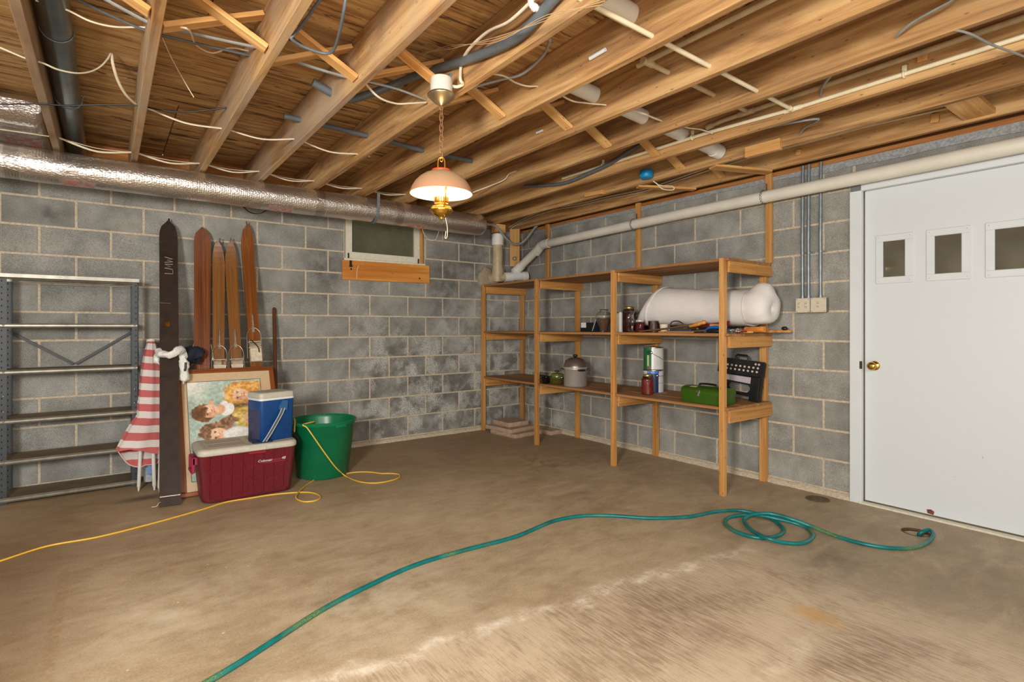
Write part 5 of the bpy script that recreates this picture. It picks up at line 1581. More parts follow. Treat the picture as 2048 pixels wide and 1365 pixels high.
# ------------------------------------------------------------------ steel shelving on the left
t_ = thing('metal_shelving', 'empty grey steel shelving unit with six shelves at far left', 'shelf unit', (-4.136, -0.16, 0))
M_post = plain('blue grey steel post', rgb(54, 59, 62), 0.5, 0.2, 0.15, 14)
M_shelfm = plain('worn zinc shelf', rgb(138, 134, 122), 0.4, 0.6, 0.3, 11)
M_shelft = plain('dusty shelf top', rgb(120, 104, 82), 0.7, 0.25, 0.25, 7)
X0, X1, YF, YB = -4.505, -3.772, -0.30, -0.025
for x, sx in ((X0, 1), (X1, -1)):
    for y, sy in ((YF, 1), (YB, -1)):
        mb = MB().box((x + sx * 0.018, y + sy * 0.001, 0.745), (0.036, 0.002, 1.49)).box((x + sx * 0.001, y + sy * 0.018, 0.745), (0.002, 0.036, 1.49))
        p_ = mb.build('post', M_post, t_)
        hm = MB()
        for k in range(36):
            z = 0.05 + 0.04 * k
            hm.box((x + sx * 0.012, y + sy * 0.001, z), (0.005, 0.0036, 0.010))
        stuff(hm.build('slot_holes', M_dark, p_))
for z in (0.030, 0.273, 0.537, 0.857, 1.161, 1.478):
    s_ = MB().box(((X0 + X1) / 2, (YF + YB) / 2, z + 0.014), (X1 - X0 - 0.006, YB - YF - 0.004, 0.0015)).build('shelf_tray', M_shelft, t_)
    mb = MB()
    for y, sy in ((YF - 0.003, 1), (YB + 0.001, -1)):
        x0, x1 = X0 + 0.003, X1 - 0.003
        mb.loft([[(x, y, z + 0.0155), (x, y - 0.003 * sy, z + 0.011), (x, y + 0.0015 * sy, z + 0.006), (x, y + 0.0015 * sy, z - 0.004), (x, y - 0.003 * sy, z - 0.009), (x, y, z - 0.014), (x, y + 0.012 * sy, z - 0.014), (x, y + 0.012 * sy, z + 0.0155)] for x in (x0, x1)], smooth=False)
    mb.build('shelf_lip', M_shelfm, s_)
mb = MB().box(((X0 + X1) / 2, YF - 0.006, 1.487), (X1 - X0 + 0.02, 0.006, 0.026), bevel=0.002).box(((X0 + X1) / 2, (YF + YB) / 2, 1.4985), (X1 - X0 + 0.02, YB - YF + 0.02, 0.002))
mb.build('top_cap', M_shelfm, t_)
for xa, xb in ((X0 + 0.02, -4.145), (X1 - 0.02, -4.131)):
    MB().beam((xa, YB - 0.004, 1.12), (xb, YB - 0.004, 0.885), 0.004, 0.018, bevel=0.001).build('brace', M_post, t_)
for x, sx in ((X0, 1), (X1, -1)):
    for z in (0.273, 0.537, 0.60, 0.70, 0.857, 1.161, 1.478):
        MB().lathe([(0, 0), (0.006, 0), (0.006, 0.003), (0.003, 0.005), (0, 0.005)], 8, (x + sx * 0.020, YF - 0.001, z + 0.004), (0, -1, 0)).build('bolt', M_galv, t_)

# ------------------------------------------------------------------ skis leaning on the back wall
M_skir = wood('reddish ski wood', rgb(84, 42, 16), rgb(116, 62, 26), rgb(142, 82, 38), 0.3, 1.6, False, 0.02, 0.5)
M_skib = wood('tan ski wood', rgb(104, 64, 26), rgb(128, 82, 34), rgb(150, 100, 46), 0.3, 1.6, False, 0.02, 0.5)
M_skio = wood('orange ski wood', rgb(98, 50, 16), rgb(128, 72, 26), rgb(152, 92, 38), 0.3, 1.6, False, 0.02, 0.5)
M_skid = plain('worn black ski paint', rgb(50, 38, 30), 0.6, amt=0.25, scale=16, **{'Specular IOR Level': 0.25})
M_leather = plain('cream leather', rgb(206, 192, 166), 0.7, amt=0.2, scale=40)
M_nickel = plain('nickel fitting', rgb(196, 188, 172), 0.3, 0.85, 0.15, 40)


def ski(label, tip, base, w, m, curl=0.05, groove=False, waist=0.9, point=0.1, thick=0.018, knob=True, parts=None):
    tip, base = Vector(tip), Vector(base)
    t = thing('ski', label, 'ski', base)
    e = (tip - base)
    L = e.length
    e = e.normalized()
    s = e.cross(Vector((0, 1, 0))).normalized()
    if s.x < 0:
        s = -s
    n = e.cross(s)
    if n.y > 0:
        n = -n
    rings = []
    N = 44
    for i in range(N + 1):
        f = i / N
        d = f * L
        if f > 1 - point:
            q = (f - 1 + point) / point
            hw = w / 2 * 1.04 * math.sqrt(max(0.004, 1 - q ** 2.2))
        else:
            hw = w / 2 * (waist + (1.04 - waist) * abs((f - 0.42) / 0.5) ** 1.5 if f > 0.42 else waist + (1.0 - waist) * ((0.42 - f) / 0.42) ** 1.5)
        c = curl * max(0, (f - 0.84) / 0.16) ** 2
        th = thick * (1 - 0.5 * abs(2 * f - 1) ** 1.5)
        p = base + e * d + n * (c + 0.002)
        pts = [(-hw, 0), (hw, 0), (hw, th)]
        if groove and 0.1 < f < 0.82:
            pts += [(0.008, th), (0.006, th - 0.004), (-0.006, th - 0.004), (-0.008, th)]
        else:
            pts += [(0.008, th), (0.006, th), (-0.006, th), (-0.008, th)]
        pts += [(-hw, th)]
        rings.append([p + s * a + n * b for a, b in pts])
    mb = MB().loft(rings, smooth=False)
    body = mb.build('ski_body', None, t, origin=base)
    # own frame so that the grain runs along the ski
    me = body.data
    R = Matrix((e, s, n))
    for v in me.vertices:
        v.co = R @ v.co
    body.rotation_euler = R.transposed().to_euler()
    me.materials.append(m)
    if knob:
        MB().lathe([(0, 0), (0.006, 0), (0.006, 0.03), (0.004, 0.036), (0, 0.037)], 10, base + e * (L - 0.008) + n * curl, e).build('tip_ferrule', M_nickel if knob == 1 else M_dark, t)

    def at(d, a, h):
        return base + e * d + s * a + n * (thick + h)
    if parts:
        parts(t, at, L, e, s, n)
    return t


def binding(dl, dp, full):
    def f(t, at, L, e, s, n):
        Rm = Matrix((s, e, n)).transposed()
        # front throw lever
        MB().box(at(dl, 0, 0.008), (0.014, 0.15, 0.010), Rm, bevel=0.003).box(at(dl + 0.045, 0, 0.014), (0.009, 0.05, 0.008), Rm, bevel=0.002).box(at(dl - 0.055, 0, 0.006), (0.022, 0.045, 0.008), Rm, bevel=0.002).build('throw_lever', M_nickel, t)
        # cable loop round the toe
        pts = []
        for k in range(17):
            a = PI * k / 16
            pts.append(at(dp + 0.055 + 0.075 * math.sin(a), 0.052 * math.cos(a), 0.012))
        MB().tube([at(dp - 0.12, 0.058, 0.012)] + pts + [at(dp - 0.12, -0.058, 0.012)], 0.0028, 8).build('cable_loop', M_nickel, t)
        # toe irons with leather strap
        MB().box(at(dp, 0, 0.004), (0.082, 0.05, 0.006), Rm, bevel=0.002).box(at(dp, -0.042, 0.022), (0.005, 0.055, 0.04), Rm, bevel=0.0015).box(at(dp, 0.042, 0.022), (0.005, 0.055, 0.04), Rm, bevel=0.0015).build('toe_iron', M_nickel, t)
        MB().tube([at(dp + 0.008, -0.046, 0.028), at(dp + 0.01, -0.025, 0.045), at(dp + 0.006, 0.0, 0.048), at(dp + 0.01, 0.025, 0.045), at(dp + 0.008, 0.046, 0.028)], 0.009, 8, smooth=3, flat=0.5).build('toe_strap', M_leather, t)
        MB().prism([(-0.036, -0.045), (0.036, -0.045), (0.044, 0.0), (-0.044, 0.0)], at(dp - 0.03, 0, 0.03), s, e, 0.004).build('leather_flap', M_leather, t)
        if full:
            MB().box(at(dp - 0.10, 0, 0.03), (0.085, 0.11, 0.055), Rm, bevel=0.006).build('heel_block', M_leather, t)
            MB().tube([at(dp + 0.02, -0.03, 0.05), at(dp - 0.04, 0.01, 0.066), at(dp - 0.085, 0.02, 0.064)], 0.004, 6, smooth=4).build('dangling_strap', M_dark, t)
            MB().tube([at(dp - 0.04, -0.046, 0.03), at(dp - 0.045, -0.02, 0.06), at(dp - 0.05, 0.02, 0.06), at(dp - 0.04, 0.046, 0.03)], 0.008, 8, smooth=3, flat=0.5).build('instep_strap', M_leather, t)
    return f


def side_irons(t, at, L, e, s, n):
    for a in (-1, 1):
        MB().tube([at(0.92, a * 0.060, -0.01), at(0.97, a * 0.072, -0.005), at(1.02, a * 0.064, -0.01), at(1.06, a * 0.058, -0.012)], 0.006, 6, smooth=3).build('binding_edge', M_nickel, t)


ski('wide reddish ski with grooved sole, the one right of the black ski', (-3.328, -0.045, 1.946), (-3.406, -0.60, 0), 0.115, M_skir, 0.03, True, 0.93, 0.07, parts=side_irons, knob=0)
ski('left of two short tan skis with pointed tips and cable binding', (-3.214, -0.05, 1.838), (-3.295, -0.60, 0), 0.088, M_skib, 0.05, False, 0.9, 0.12, parts=binding(1.10, 0.915, False))
ski('right of two short tan skis, leaning close to its twin', (-3.133, -0.05, 1.85), (-3.142, -0.60, 0), 0.088, M_skib, 0.05, False, 0.9, 0.12, parts=binding(1.10, 0.915, False))
ski('tall tilted orange brown ski with white leather binding, nearest the brown pole', (-3.014, -0.05, 2.001), (-2.994, -0.60, 0), 0.095, M_skio, 0.05, False, 0.88, 0.1, parts=binding(1.22, 1.05, True))


def lmw(t, at, L, e, s, n):
    Mc = plain('scratched white mark', rgb(200, 196, 186), 0.7)
    st = {'L': [[(0, 1), (0, 0), (0.55, 0)]], 'M': [[(0, 0), (0.1, 1), (0.4, 0.3), (0.7, 1), (0.8, 0)]], 'W': [[(0, 1), (0.2, 0), (0.42, 0.7), (0.64, 0), (0.85, 1)]]}
    d0 = L - 0.46
    for ch in 'LMW':
        for stroke in st[ch]:
            MB().tube([at(d0 + 0.055 * x, 0.024 - 0.052 * y, 0.0002) for x, y in stroke], 0.0018, 6).build('letter', Mc, t)
        d0 += {'L': 0.04, 'M': 0.055, 'W': 0.06}[ch]
    Rm = Matrix((s, e, n)).transposed()
    MB().box(at(L * 0.672, 0, 0.0003), (0.112, 0.004, 0.0016), Rm).box(at(0.06, 0, 0.0003), (0.114, 0.005, 0.0016), Rm).build('steel_band', M_nickel, t)
    MB().lathe([(0, 0), (0.019, 0), (0.019, 0.002), (0, 0.003)], 24, at(1.28, -0.008, 0), n).build('maker_badge', M_brassn, t)
    MB().beam(at(0.0, 0.006, -0.030), at(L - 0.14, 0.006, -0.030), 0.108, 0.012, up=n).build('under_ski', M_skib, t)
    for d in (1.05, 0.88):
        MB().box(at(d, 0, 0.0002), (0.112, 0.0015, 0.001), Rm).build('seam_line', M_dark, t)
    MB().tube([at(0.03, -0.052, 0.0), at(0.02, -0.065, 0.01), at(0.004, -0.075, 0.012), at(0.006, -0.10, 0.0)], 0.0016, 5, smooth=3).build('string_end', M_wirew, t)


ski('tall black ski lettered LMW standing at the front left', (-3.565, -0.055, 1.963), (-3.627, -0.955, 0.0), 0.116, M_skid, 0.03, False, 0.96, 0.07, 0.02, knob=2, parts=lmw)
t_ = tag(MB().tube([(-2.845, -0.40, 0.0), (-2.783, -0.035, 1.31), (-2.781, -0.022, 1.318)], [0.0165, 0.0155, 0.01], 14).build('wooden_pole', plain('brown varnished pole', rgb(96, 60, 36), 0.5, amt=0.2, scale=8)), 'brown wooden pole leaning on the wall right of the skis', 'pole')

# ------------------------------------------------------------------ framed portrait on its side
BLc = Vector((-3.555, -0.84, 0.002))
FU = Vector((1, 0, 0))
FV = Vector((0, 0.39, 0.835)).normalized()
FN = FU.cross(FV)             # towards the viewer
FWd, FH = 0.665, 0.922


def fp(s, t_2, h=0.0):
    return BLc + FU * s + FV * t_2 + FN * h


RF = Matrix((FU, FV, FN)).transposed()
t_ = thing('framed_picture', 'large framed portrait painting of children standing on its side behind the coolers', 'picture', BLc)
M_frame = wood('picture frame wood', rgb(96, 44, 16), rgb(134, 70, 28), rgb(160, 92, 42), 0.35, 1.4, False, 0.03, 0.3)
for a, b, nm in (((0, 0.017), (FWd, 0.017), 'frame_rail'), ((0, FH - 0.017), (FWd, FH - 0.017), 'frame_rail'), ((0.017, 0.034), (0.017, FH - 0.034), 'frame_stile'), ((FWd - 0.017, 0.034), (FWd - 0.017, FH - 0.034), 'frame_stile')):
    board(nm, fp(*a, 0.0), fp(*b, 0.0), 0.034, 0.024, M_frame, t_, up=FN, bevel=0.006)
for a, b in (((0.030, 0.030), (FWd - 0.030, 0.030)), ((0.030, FH - 0.030), (FWd - 0.030, FH - 0.030)), ((0.030, 0.03), (0.030, FH - 0.03)), ((FWd - 0.030, 0.03), (FWd - 0.030, FH - 0.03))):
    board('frame_bead', fp(*a, 0.010), fp(*b, 0.010), 0.006, 0.006, M_frame, t_, up=FN)
MB().box(fp(FWd / 2, FH / 2, -0.002), (FWd - 0.05, FH - 0.05, 0.004), RF).build('mat_board', plain('tan mat', rgb(206, 178, 140), 0.5, amt=0.05, scale=40, Coat_Weight=0.8, Coat_Roughness=0.06), t_)
AS0, AS1, AT0, AT1 = 0.066, 0.560, 0.10, 0.823
mb = MB()
for c, d in (((AS0 + AS1) / 2, 'h'),):
    for tt in (AT0, AT1):
        mb.box(fp((AS0 + AS1) / 2, tt, 0.0006), (AS1 - AS0 + 0.005, 0.004, 0.0012), RF)
    for ss in (AS0, AS1):
        mb.box(fp(ss, (AT0 + AT1) / 2, 0.0006), (0.004, AT1 - AT0, 0.0012), RF)
mb.build('mat_edge', plain('dark mat edge', rgb(84, 78, 62), 0.6), t_)


def paint_picture():
    """the flat painting itself, as coloured points on a fine grid: x right, y down as it stands now"""
    W_, H_ = 150, 220
    X, Y = np.meshgrid((np.arange(W_) + 0.5) / W_, (np.arange(H_) + 0.5) / H_ * (AT1 - AT0) / (AS1 - AS0))
    rng = np.random.RandomState(4)

    def nz(sc):
        g = rng.rand(int(sc * 1.6) + 3, int(sc) + 3)
        gx, gy = X * sc, Y * sc
        i, j = gy.astype(int), gx.astype(int)
        fy, fx = gy - i, gx - j
        fy, fx = fy * fy * (3 - 2 * fy), fx * fx * (3 - 2 * fx)
        return (g[i, j] * (1 - fx) + g[i, j + 1] * fx) * (1 - fy) + (g[i + 1, j] * (1 - fx) + g[i + 1, j + 1] * fx) * fy
    n1, n2, n3 = nz(6), nz(16), nz(40)
    img = np.zeros((H_, W_, 3))
    f = np.clip(0.5 * n1 + 0.3 * n2 + 0.2 * n3, 0, 1)[..., None]
    img[:] = np.array([130, 158, 142]) * (1 - f) + np.array([206, 220, 208]) * f
    tl = np.clip(1.2 - np.hypot(X / 0.35, Y / 0.30), 0, 1)[..., None]
    img[:] = img * (1 - tl) + np.array([240, 236, 222]) * tl

    def el(cx, cy, rx, ry, c, soft=0.15, ang=0.0, tex=0.0, c2=None):
        ca, sa = math.cos(ang), math.sin(ang)
        dx, dy = X - cx, Y - cy
        u, v = (dx * ca + dy * sa) / rx, (-dx * sa + dy * ca) / ry
        d = np.hypot(u, v) + (n2 - 0.5) * tex + (n3 - 0.5) * tex
        a = np.clip((1 - d) / soft + 0.5, 0, 1)[..., None]
        c = np.array(c, float)
        if c2 is not None:
            k = np.clip((n2 * 0.5 + n3 * 0.5 - 0.25) * 2, 0, 1)[..., None]
            col = c * (1 - k) + np.array(c2, float) * k
        else:
            col = c
        img[:] = img * (1 - a) + col * a
    skin, skin2, lip = (238, 196, 158), (214, 150, 112), (196, 96, 84)

    def face(cx, cy, r, ang, sk=skin):
        # heads lie on their side: the brow points left, the chin right
        ca, sa = math.cos(ang), math.sin(ang)

        def q(a, b):
            return cx + (a * ca - b * sa) * r, cy + (a * sa + b * ca) * r
        el(*q(0, 0), r * 1.0, r * 0.8, sk, 0.12, ang)
        el(*q(0.1, 0.45), r * 0.6, r * 0.3, skin2, 0.7, ang)
        el(*q(0.1, -0.45), r * 0.5, r * 0.22, (244, 208, 172), 0.7, ang)
        for b in (-0.36, 0.36):
            el(*q(-0.30, b), r * 0.045, r * 0.17, (110, 70, 46), 0.4, ang)
            el(*q(-0.14, b), r * 0.06, r * 0.13, (232, 222, 206), 0.5, ang)
            el(*q(-0.14, b), r * 0.06, r * 0.07, (70, 52, 42), 0.5, ang)
            el(*q(-0.22, b), r * 0.03, r * 0.15, (120, 84, 62), 0.6, ang)
            el(*q(0.35, b * 1.2), r * 0.25, r * 0.2, (234, 182, 148), 1.2, ang)
        el(*q(0.1, 0.05), r * 0.22, r * 0.07, (250, 222, 190), 0.7, ang)
        el(*q(0.24, 0.0), r * 0.06, r * 0.15, (204, 132, 100), 0.5, ang)
        el(*q(0.5, 0.0), r * 0.07, r * 0.27, lip, 0.35, ang)
        el(*q(0.51, 0.0), r * 0.025, r * 0.2, (250, 236, 226), 0.4, ang)
    # dark brown shirts between the heads
    el(0.66, 0.48, 0.22, 0.12, (104, 84, 52), 0.6, 0.4, 0.3, (150, 120, 70))
    # boy at left: white collar, brown hair
    el(0.50, 0.44, 0.105, 0.115, (240, 240, 234), 0.12, 0.1)
    el(0.42, 0.45, 0.06, 0.075, (226, 176, 136), 0.3, 0.1)
    el(0.20, 0.49, 0.155, 0.135, (92, 60, 34), 0.12, 0.1, 0.12, (138, 92, 52))
    face(0.275, 0.465, 0.125, -0.08)
    el(0.165, 0.48, 0.07, 0.12, (96, 62, 36), 0.3, 0.15, 0.2, (140, 94, 54))
    el(0.30, 0.335, 0.035, 0.03, (232, 170, 130), 0.2)
    # girl at top right with long ginger hair
    el(0.70, 0.20, 0.24, 0.165, (206, 138, 62), 0.15, -0.30, 0.25, (240, 190, 110))
    el(0.86, 0.12, 0.16, 0.09, (216, 146, 66), 0.2, -0.3, 0.3, (244, 198, 118))
    el(0.84, 0.33, 0.16, 0.06, (206, 136, 62), 0.2, 0.1, 0.3, (238, 184, 104))
    face(0.69, 0.245, 0.125, -0.05)
    el(0.55, 0.25, 0.05, 0.13, (212, 146, 70), 0.3, 0.0, 0.25, (242, 194, 114))
    # blonde girl at lower right
    el(0.76, 0.60, 0.205, 0.165, (190, 150, 62), 0.14, 0.1, 0.2, (236, 208, 118))
    face(0.82, 0.615, 0.115, 0.05)
    el(0.66, 0.60, 0.07, 0.13, (196, 158, 72), 0.3, 0.0, 0.25, (240, 214, 130))
    # brown haired girl along the bottom
    el(0.36, 0.735, 0.26, 0.105, (112, 78, 54), 0.14, -0.25, 0.25, (172, 130, 100))
    el(0.52, 0.63, 0.11, 0.07, (118, 82, 58), 0.2, -0.1, 0.3, (178, 136, 106))
    face(0.36, 0.83, 0.125, -0.1)
    el(0.62, 0.84, 0.2, 0.10, (238, 236, 228), 0.3, 0, 0.2)
    el(0.22, 0.80, 0.06, 0.11, (110, 76, 52), 0.3, 0, 0.25, (164, 122, 92))
    img[:] *= (0.94 + 0.12 * n3[..., None])
    img = np.clip(img, 0, 255) / 255.0
    lin_ = np.where(img <= 0.04045, img / 12.92, ((img + 0.055) / 1.055) ** 2.4)
    me = bpy.data.meshes.new('painting')
    vs, fs = [], []
    for j in range(H_):
        for i in range(W_):
            s, q = AS0 + (AS1 - AS0) * i / (W_ - 1), AT1 - (AT1 - AT0) * j / (H_ - 1)
            vs.append(tuple(fp(s, q, 0.0008) - BLc))
    for j in range(H_ - 1):
        for i in range(W_ - 1):
            k = j * W_ + i
            fs.append((k, k + 1, k + W_ + 1, k + W_))
    me.from_pydata(vs, [], fs)
    ca = me.color_attributes.new('paint', 'FLOAT_COLOR', 'POINT')
    flat = np.ones((H_ * W_, 4), dtype=np.float32)
    flat[:, :3] = lin_.reshape(-1, 3)
    ca.data.foreach_set('color', flat.ravel())
    t = NT('painted picture')
    at = t.n('ShaderNodeAttribute', attribute_name='paint')
    t.set(at.outputs['Color'], 0.45, 0.0, Coat_Weight=0.5, Coat_Roughness=0.08)
    me.materials.append(t.m)
    o = bpy.data.objects.new('painting', me)
    o.location = BLc
    COL.objects.link(o)
    attach(o, t_)


paint_picture()

# ------------------------------------------------------------------ beach umbrella, bags
t = NT('red and white striped cloth')
v = t.coord('World')
x, y, z = t.sep(v)
zz = t.math('ADD', z, t.math('MULTIPLY', t.math('SUBTRACT', t.noise(v, 6, 3), 0.5), 0.012))
zz = t.math('ADD', zz, t.math('MULTIPLY', t.math('ADD', x, 3.69), 0.10))
fr = t.math('FRACT', t.math('DIVIDE', t.math('ADD', zz, 9.7457 - 0.983 + 0.0243), 0.0972))
col = t.mix(t.ramp(fr, [(0.0, 1.0), (0.50, 1.0), (0.52, 0.0), (0.985, 0.0), (1.0, 1.0)]), rgb(216, 208, 202), rgb(190, 98, 96))
t.bump(t.noise(t.mapping(v, (30, 30, 4)), 1.0, 3), 0.3, 0.01)
M_stripe = t.set(col, 0.85)
t_ = thing('beach_umbrella', 'furled red and white striped beach umbrella leaning beside the black ski', 'umbrella', (-3.70, -0.47, 0))
secs = [((-3.712, -0.200, 1.046), (-3.659, -0.200, 1.045)), ((-3.723, -0.220, 0.995), (-3.651, -0.220, 0.993)), ((-3.736, -0.235, 0.929), (-3.637, -0.235, 0.926)), ((-3.749, -0.255, 0.839), (-3.622, -0.255, 0.833)), ((-3.762, -0.285, 0.714), (-3.612, -0.285, 0.704)), ((-3.772, -0.310, 0.608), (-3.610, -0.310, 0.595)),
        ((-3.776, -0.335, 0.522), (-3.609, -0.335, 0.505)), ((-3.814, -0.350, 0.467), (-3.607, -0.350, 0.445)), ((-3.850, -0.390, 0.403), (-3.610, -0.390, 0.374)), ((-3.876, -0.420, 0.351), (-3.612, -0.420, 0.314)), ((-3.896, -0.430, 0.307), (-3.613, -0.430, 0.254))]
rings = []
for i, (a, b) in enumerate(secs):
    a, b = Vector(a), Vector(b)
    c = (a + b) / 2
    hw = (b - a).length / 2
    rg = []
    for k in range(40):
        q = 2 * PI * k / 40
        pl_ = 1 + (0.10 if i > 0 else 0.0) * math.sin(q * 7 + i * 0.12)
        dip = (0.012 * math.sin(q * 3 + 1) if i >= 7 else 0)
        rg.append(c + Vector((hw * math.cos(q) * pl_, max(0.055, 0.5 * hw) * math.sin(q) * pl_, dip)) + Vector((0, 0, (b.z - a.z) / 2 * math.cos(q))))
    rings.append(rg)
MB().loft(rings, caps=False).build('canopy', M_stripe, t_)
MB().lathe([(0, 0.0), (0.02, 0.002), (0.028, 0.012), (0.03, 0.03), (0.0, 0.034)], 20, Vector((-3.688, -0.205, 1.027)), (0, 0.25, 1)).build('top_cap', M_cream, t_)
M_inner = plain('pale pink lining', rgb(226, 178, 174), 0.85, amt=0.12, scale=14)
for (a, b, c_, d_, sag) in (((240, 902), (284, 905), (262, 938), 0.02, 0.03), ((284, 905), (326, 903), (306, 930), -0.01, 0.02)):
    pass
low = [(-3.890, -0.410, 0.289), (-3.862, -0.415, 0.237), (-3.833, -0.420, 0.195), (-3.793, -0.425, 0.169), (-3.753, -0.430, 0.164), (-3.735, -0.420, 0.170), (-3.699, -0.415, 0.167), (-3.666, -0.410, 0.168), (-3.639, -0.405, 0.199)]
upp = [(-3.883, -0.360, 0.310), (-3.849, -0.340, 0.309), (-3.814, -0.330, 0.310), (-3.784, -0.320, 0.304), (-3.754, -0.320, 0.301), (-3.724, -0.320, 0.297), (-3.694, -0.320, 0.293), (-3.658, -0.330, 0.290), (-3.628, -0.340, 0.287)]
MB().loft([[Vector(p) for p in upp], [(Vector(p) + Vector(q)) / 2 + Vector((0, 0.012 * (-1) ** i, 0)) for i, (p, q) in enumerate(zip(upp, low))], [Vector(p) for p in low]], caps=False, closed_ring=False).build('hem_lining', M_stripe, t_)
MB().tube(low, 0.004, 6, smooth=4).build('hem_edge', M_inner, t_)
M_pole = plain('white enamelled pole', rgb(216, 214, 204), 0.4, amt=0.05)
for top, bot, r in (((-3.758, -0.400, 0.351), (-3.774, -0.452, 0.000), 0.0115), ((-3.688, -0.420, 0.345), (-3.683, -0.492, 0.000), 0.0125), ((-3.637, -0.470, 0.347), (-3.656, -0.570, 0.000), 0.0165)):
    a, b = Vector(top), Vector(bot)
    d = (a - b).normalized()
    MB().tube([b, b + d * 0.03, b + d * 0.032, a], [r * 0.35, r * 0.8, r, r], 14).build('pole_section', M_pole, t_)
t = NT('crinkled clear film')
t.set(rgb(210, 218, 224), 0.15, 0.0, Transmission_Weight=0.5)
t.bump(t.noise(t.coord(), 40, 4), 0.8, 0.02)
M_film = t.m
t_ = thing('plastic_packaging', 'crinkled clear plastic packaging tucked behind the striped umbrella', 'packaging', (-3.70, -0.3, 0.05))
rings = []
for i in range(16):
    q = i / 15
    c = Vector((-3.725 + 0.02 * (1 - q), -0.33 + 0.24 * q, 0.03 + 0.96 * q))
    rings.append([c + Vector((0.034 * math.cos(a) * (1 + 0.25 * mnoise.noise(Vector((q * 12, a, 0)))), 0.02 * math.sin(a), 0)) for a in [2 * PI * k / 14 for k in range(14)]])
MB().loft(rings).build('film_wrap', M_film, t_)
MB().box((-3.705, -0.372, 0.14), (0.03, 0.006, 0.10), Euler((-0.25, 0, 0)), bevel=0.002).build('printed_strip', plain('blue print', rgb(84, 120, 178), 0.4, amt=0.3, scale=60), t_)


def lump(path, rads, seg=18, amp=0.22, freq=26, flat=1.0):
    mb = MB().tube(path, rads, seg, smooth=5, flat=flat)
    for v in mb.bm.verts:
        d = Vector((mnoise.noise(v.co * freq), mnoise.noise(v.co * freq + Vector((7, 3, 1))), mnoise.noise(v.co * freq + Vector((1, 9, 5)))))
        v.co += d * amp * 0.06
    return mb


t = NT('thin white carrier bag')
t.set(rgb(226, 226, 220), 0.4)
t.bump(t.noise(t.coord(), 55, 4, 0.6, 0.8), 0.6, 0.012)
M_bag = t.m
t_ = thing('plastic_bag', 'white plastic carrier bag tied round the black ski', 'bag', (-3.58, -0.5, 0.95))
lump([(-3.665, -0.50, 0.985), (-3.655, -0.545, 0.965), (-3.625, -0.583, 0.955), (-3.585, -0.588, 0.965), (-3.545, -0.583, 0.985), (-3.52, -0.54, 0.965), (-3.505, -0.505, 0.90)], [0.02, 0.026, 0.025, 0.024, 0.028, 0.026, 0.02], amp=0.3).build('knotted_band', M_bag, t_)
lump([(-3.515, -0.53, 0.945), (-3.51, -0.545, 0.88), (-3.515, -0.555, 0.80), (-3.52, -0.555, 0.745)], [0.022, 0.034, 0.032, 0.008], amp=0.3).build('hanging_sack', M_bag, t_)
lump([(-3.66, -0.50, 0.99), (-3.672, -0.51, 0.93), (-3.665, -0.53, 0.885)], [0.016, 0.02, 0.006], amp=0.3).build('loose_handle', M_bag, t_)
MB().tube([(-3.503, -0.585, 0.90), (-3.505, -0.592, 0.86), (-3.51, -0.59, 0.84)], 0.007, 8).build('dark_tag', M_black, t_)
t_ = thing('navy_cloth', 'dark navy cloth bundle stuffed between the black ski and the reddish ski', 'cloth', (-3.47, -0.42, 0.9))
lump([(-3.53, -0.40, 0.915), (-3.48, -0.44, 0.935), (-3.43, -0.445, 0.955), (-3.40, -0.43, 0.90)], [0.04, 0.06, 0.058, 0.03], amp=0.5, freq=18).build('bundle', plain('navy fabric', rgb(22, 28, 44), 0.85, amt=0.2), t_)

# ------------------------------------------------------------------ coolers
t = NT('maroon cooler shell')
v = t.coord()
gr = t.n('ShaderNodeTexVoronoi')
t.l(t.mapping(v, (150, 150, 150)), gr.inputs['Vector'])
x, y, z = t.sep(v)
fx_ = t.math('FRACT', t.math('DIVIDE', t.math('ADD', x, 5.008), 0.0645))
ln = t.math('MULTIPLY', t.ramp(fx_, [(0.0, 1.0), (0.025, 0.0), (0.975, 0.0), (1.0, 1.0)]), t.math('MULTIPLY', t.band(z, -0.125, 0.30, 0.004), t.math('LESS_THAN', y, -0.1)))
t.bump(t.math('SUBTRACT', gr.outputs['Distance'], t.math('MULTIPLY', ln, 3.0)), 0.6, 0.005)
cl = t.ramp(t.noise(v, 110, 3, 0.7), [(0.36, rgb(98, 7, 23)), (0.66, rgb(128, 22, 40))])
cl = t.mix(t.math('MULTIPLY', ln, 0.55), cl, rgb(56, 4, 14))
M_maroon = t.set(cl, 0.42)
M_cool = plain('cooler grey lid', rgb(188, 184, 168), 0.5, amt=0.06, scale=30)
CX_, CY_ = -3.185, -0.935
t_ = thing('cooler', 'large maroon cooler box with pale lid on the floor', 'cooler', (CX_, CY_, 0))
MB().loft([rrect(0.505, 0.20, 0.05, 0.002, 6, (CX_, CY_ - 0.035)), rrect(0.545, 0.245, 0.055, 0.014, 6, (CX_, CY_ - 0.035)), rrect(0.555, 0.255, 0.055, 0.04, 6, (CX_, CY_ - 0.0325)), rrect(0.60, 0.372, 0.05, 0.322, 6, (CX_, CY_))]).build('shell', M_maroon, t_, origin=(CX_, CY_, 0.16))
MB().loft([rrect(0.606, 0.378, 0.05, 0.320, 6, (CX_, CY_)), rrect(0.614, 0.386, 0.052, 0.326, 6, (CX_, CY_)), rrect(0.612, 0.384, 0.052, 0.350, 6, (CX_, CY_)), rrect(0.595, 0.366, 0.05, 0.3615, 6, (CX_, CY_)), rrect(0.50, 0.29, 0.03, 0.3625, 6, (CX_, CY_)), rrect(0.495, 0.285, 0.03, 0.3612, 6, (CX_, CY_))]).build('lid', M_cool, t_)
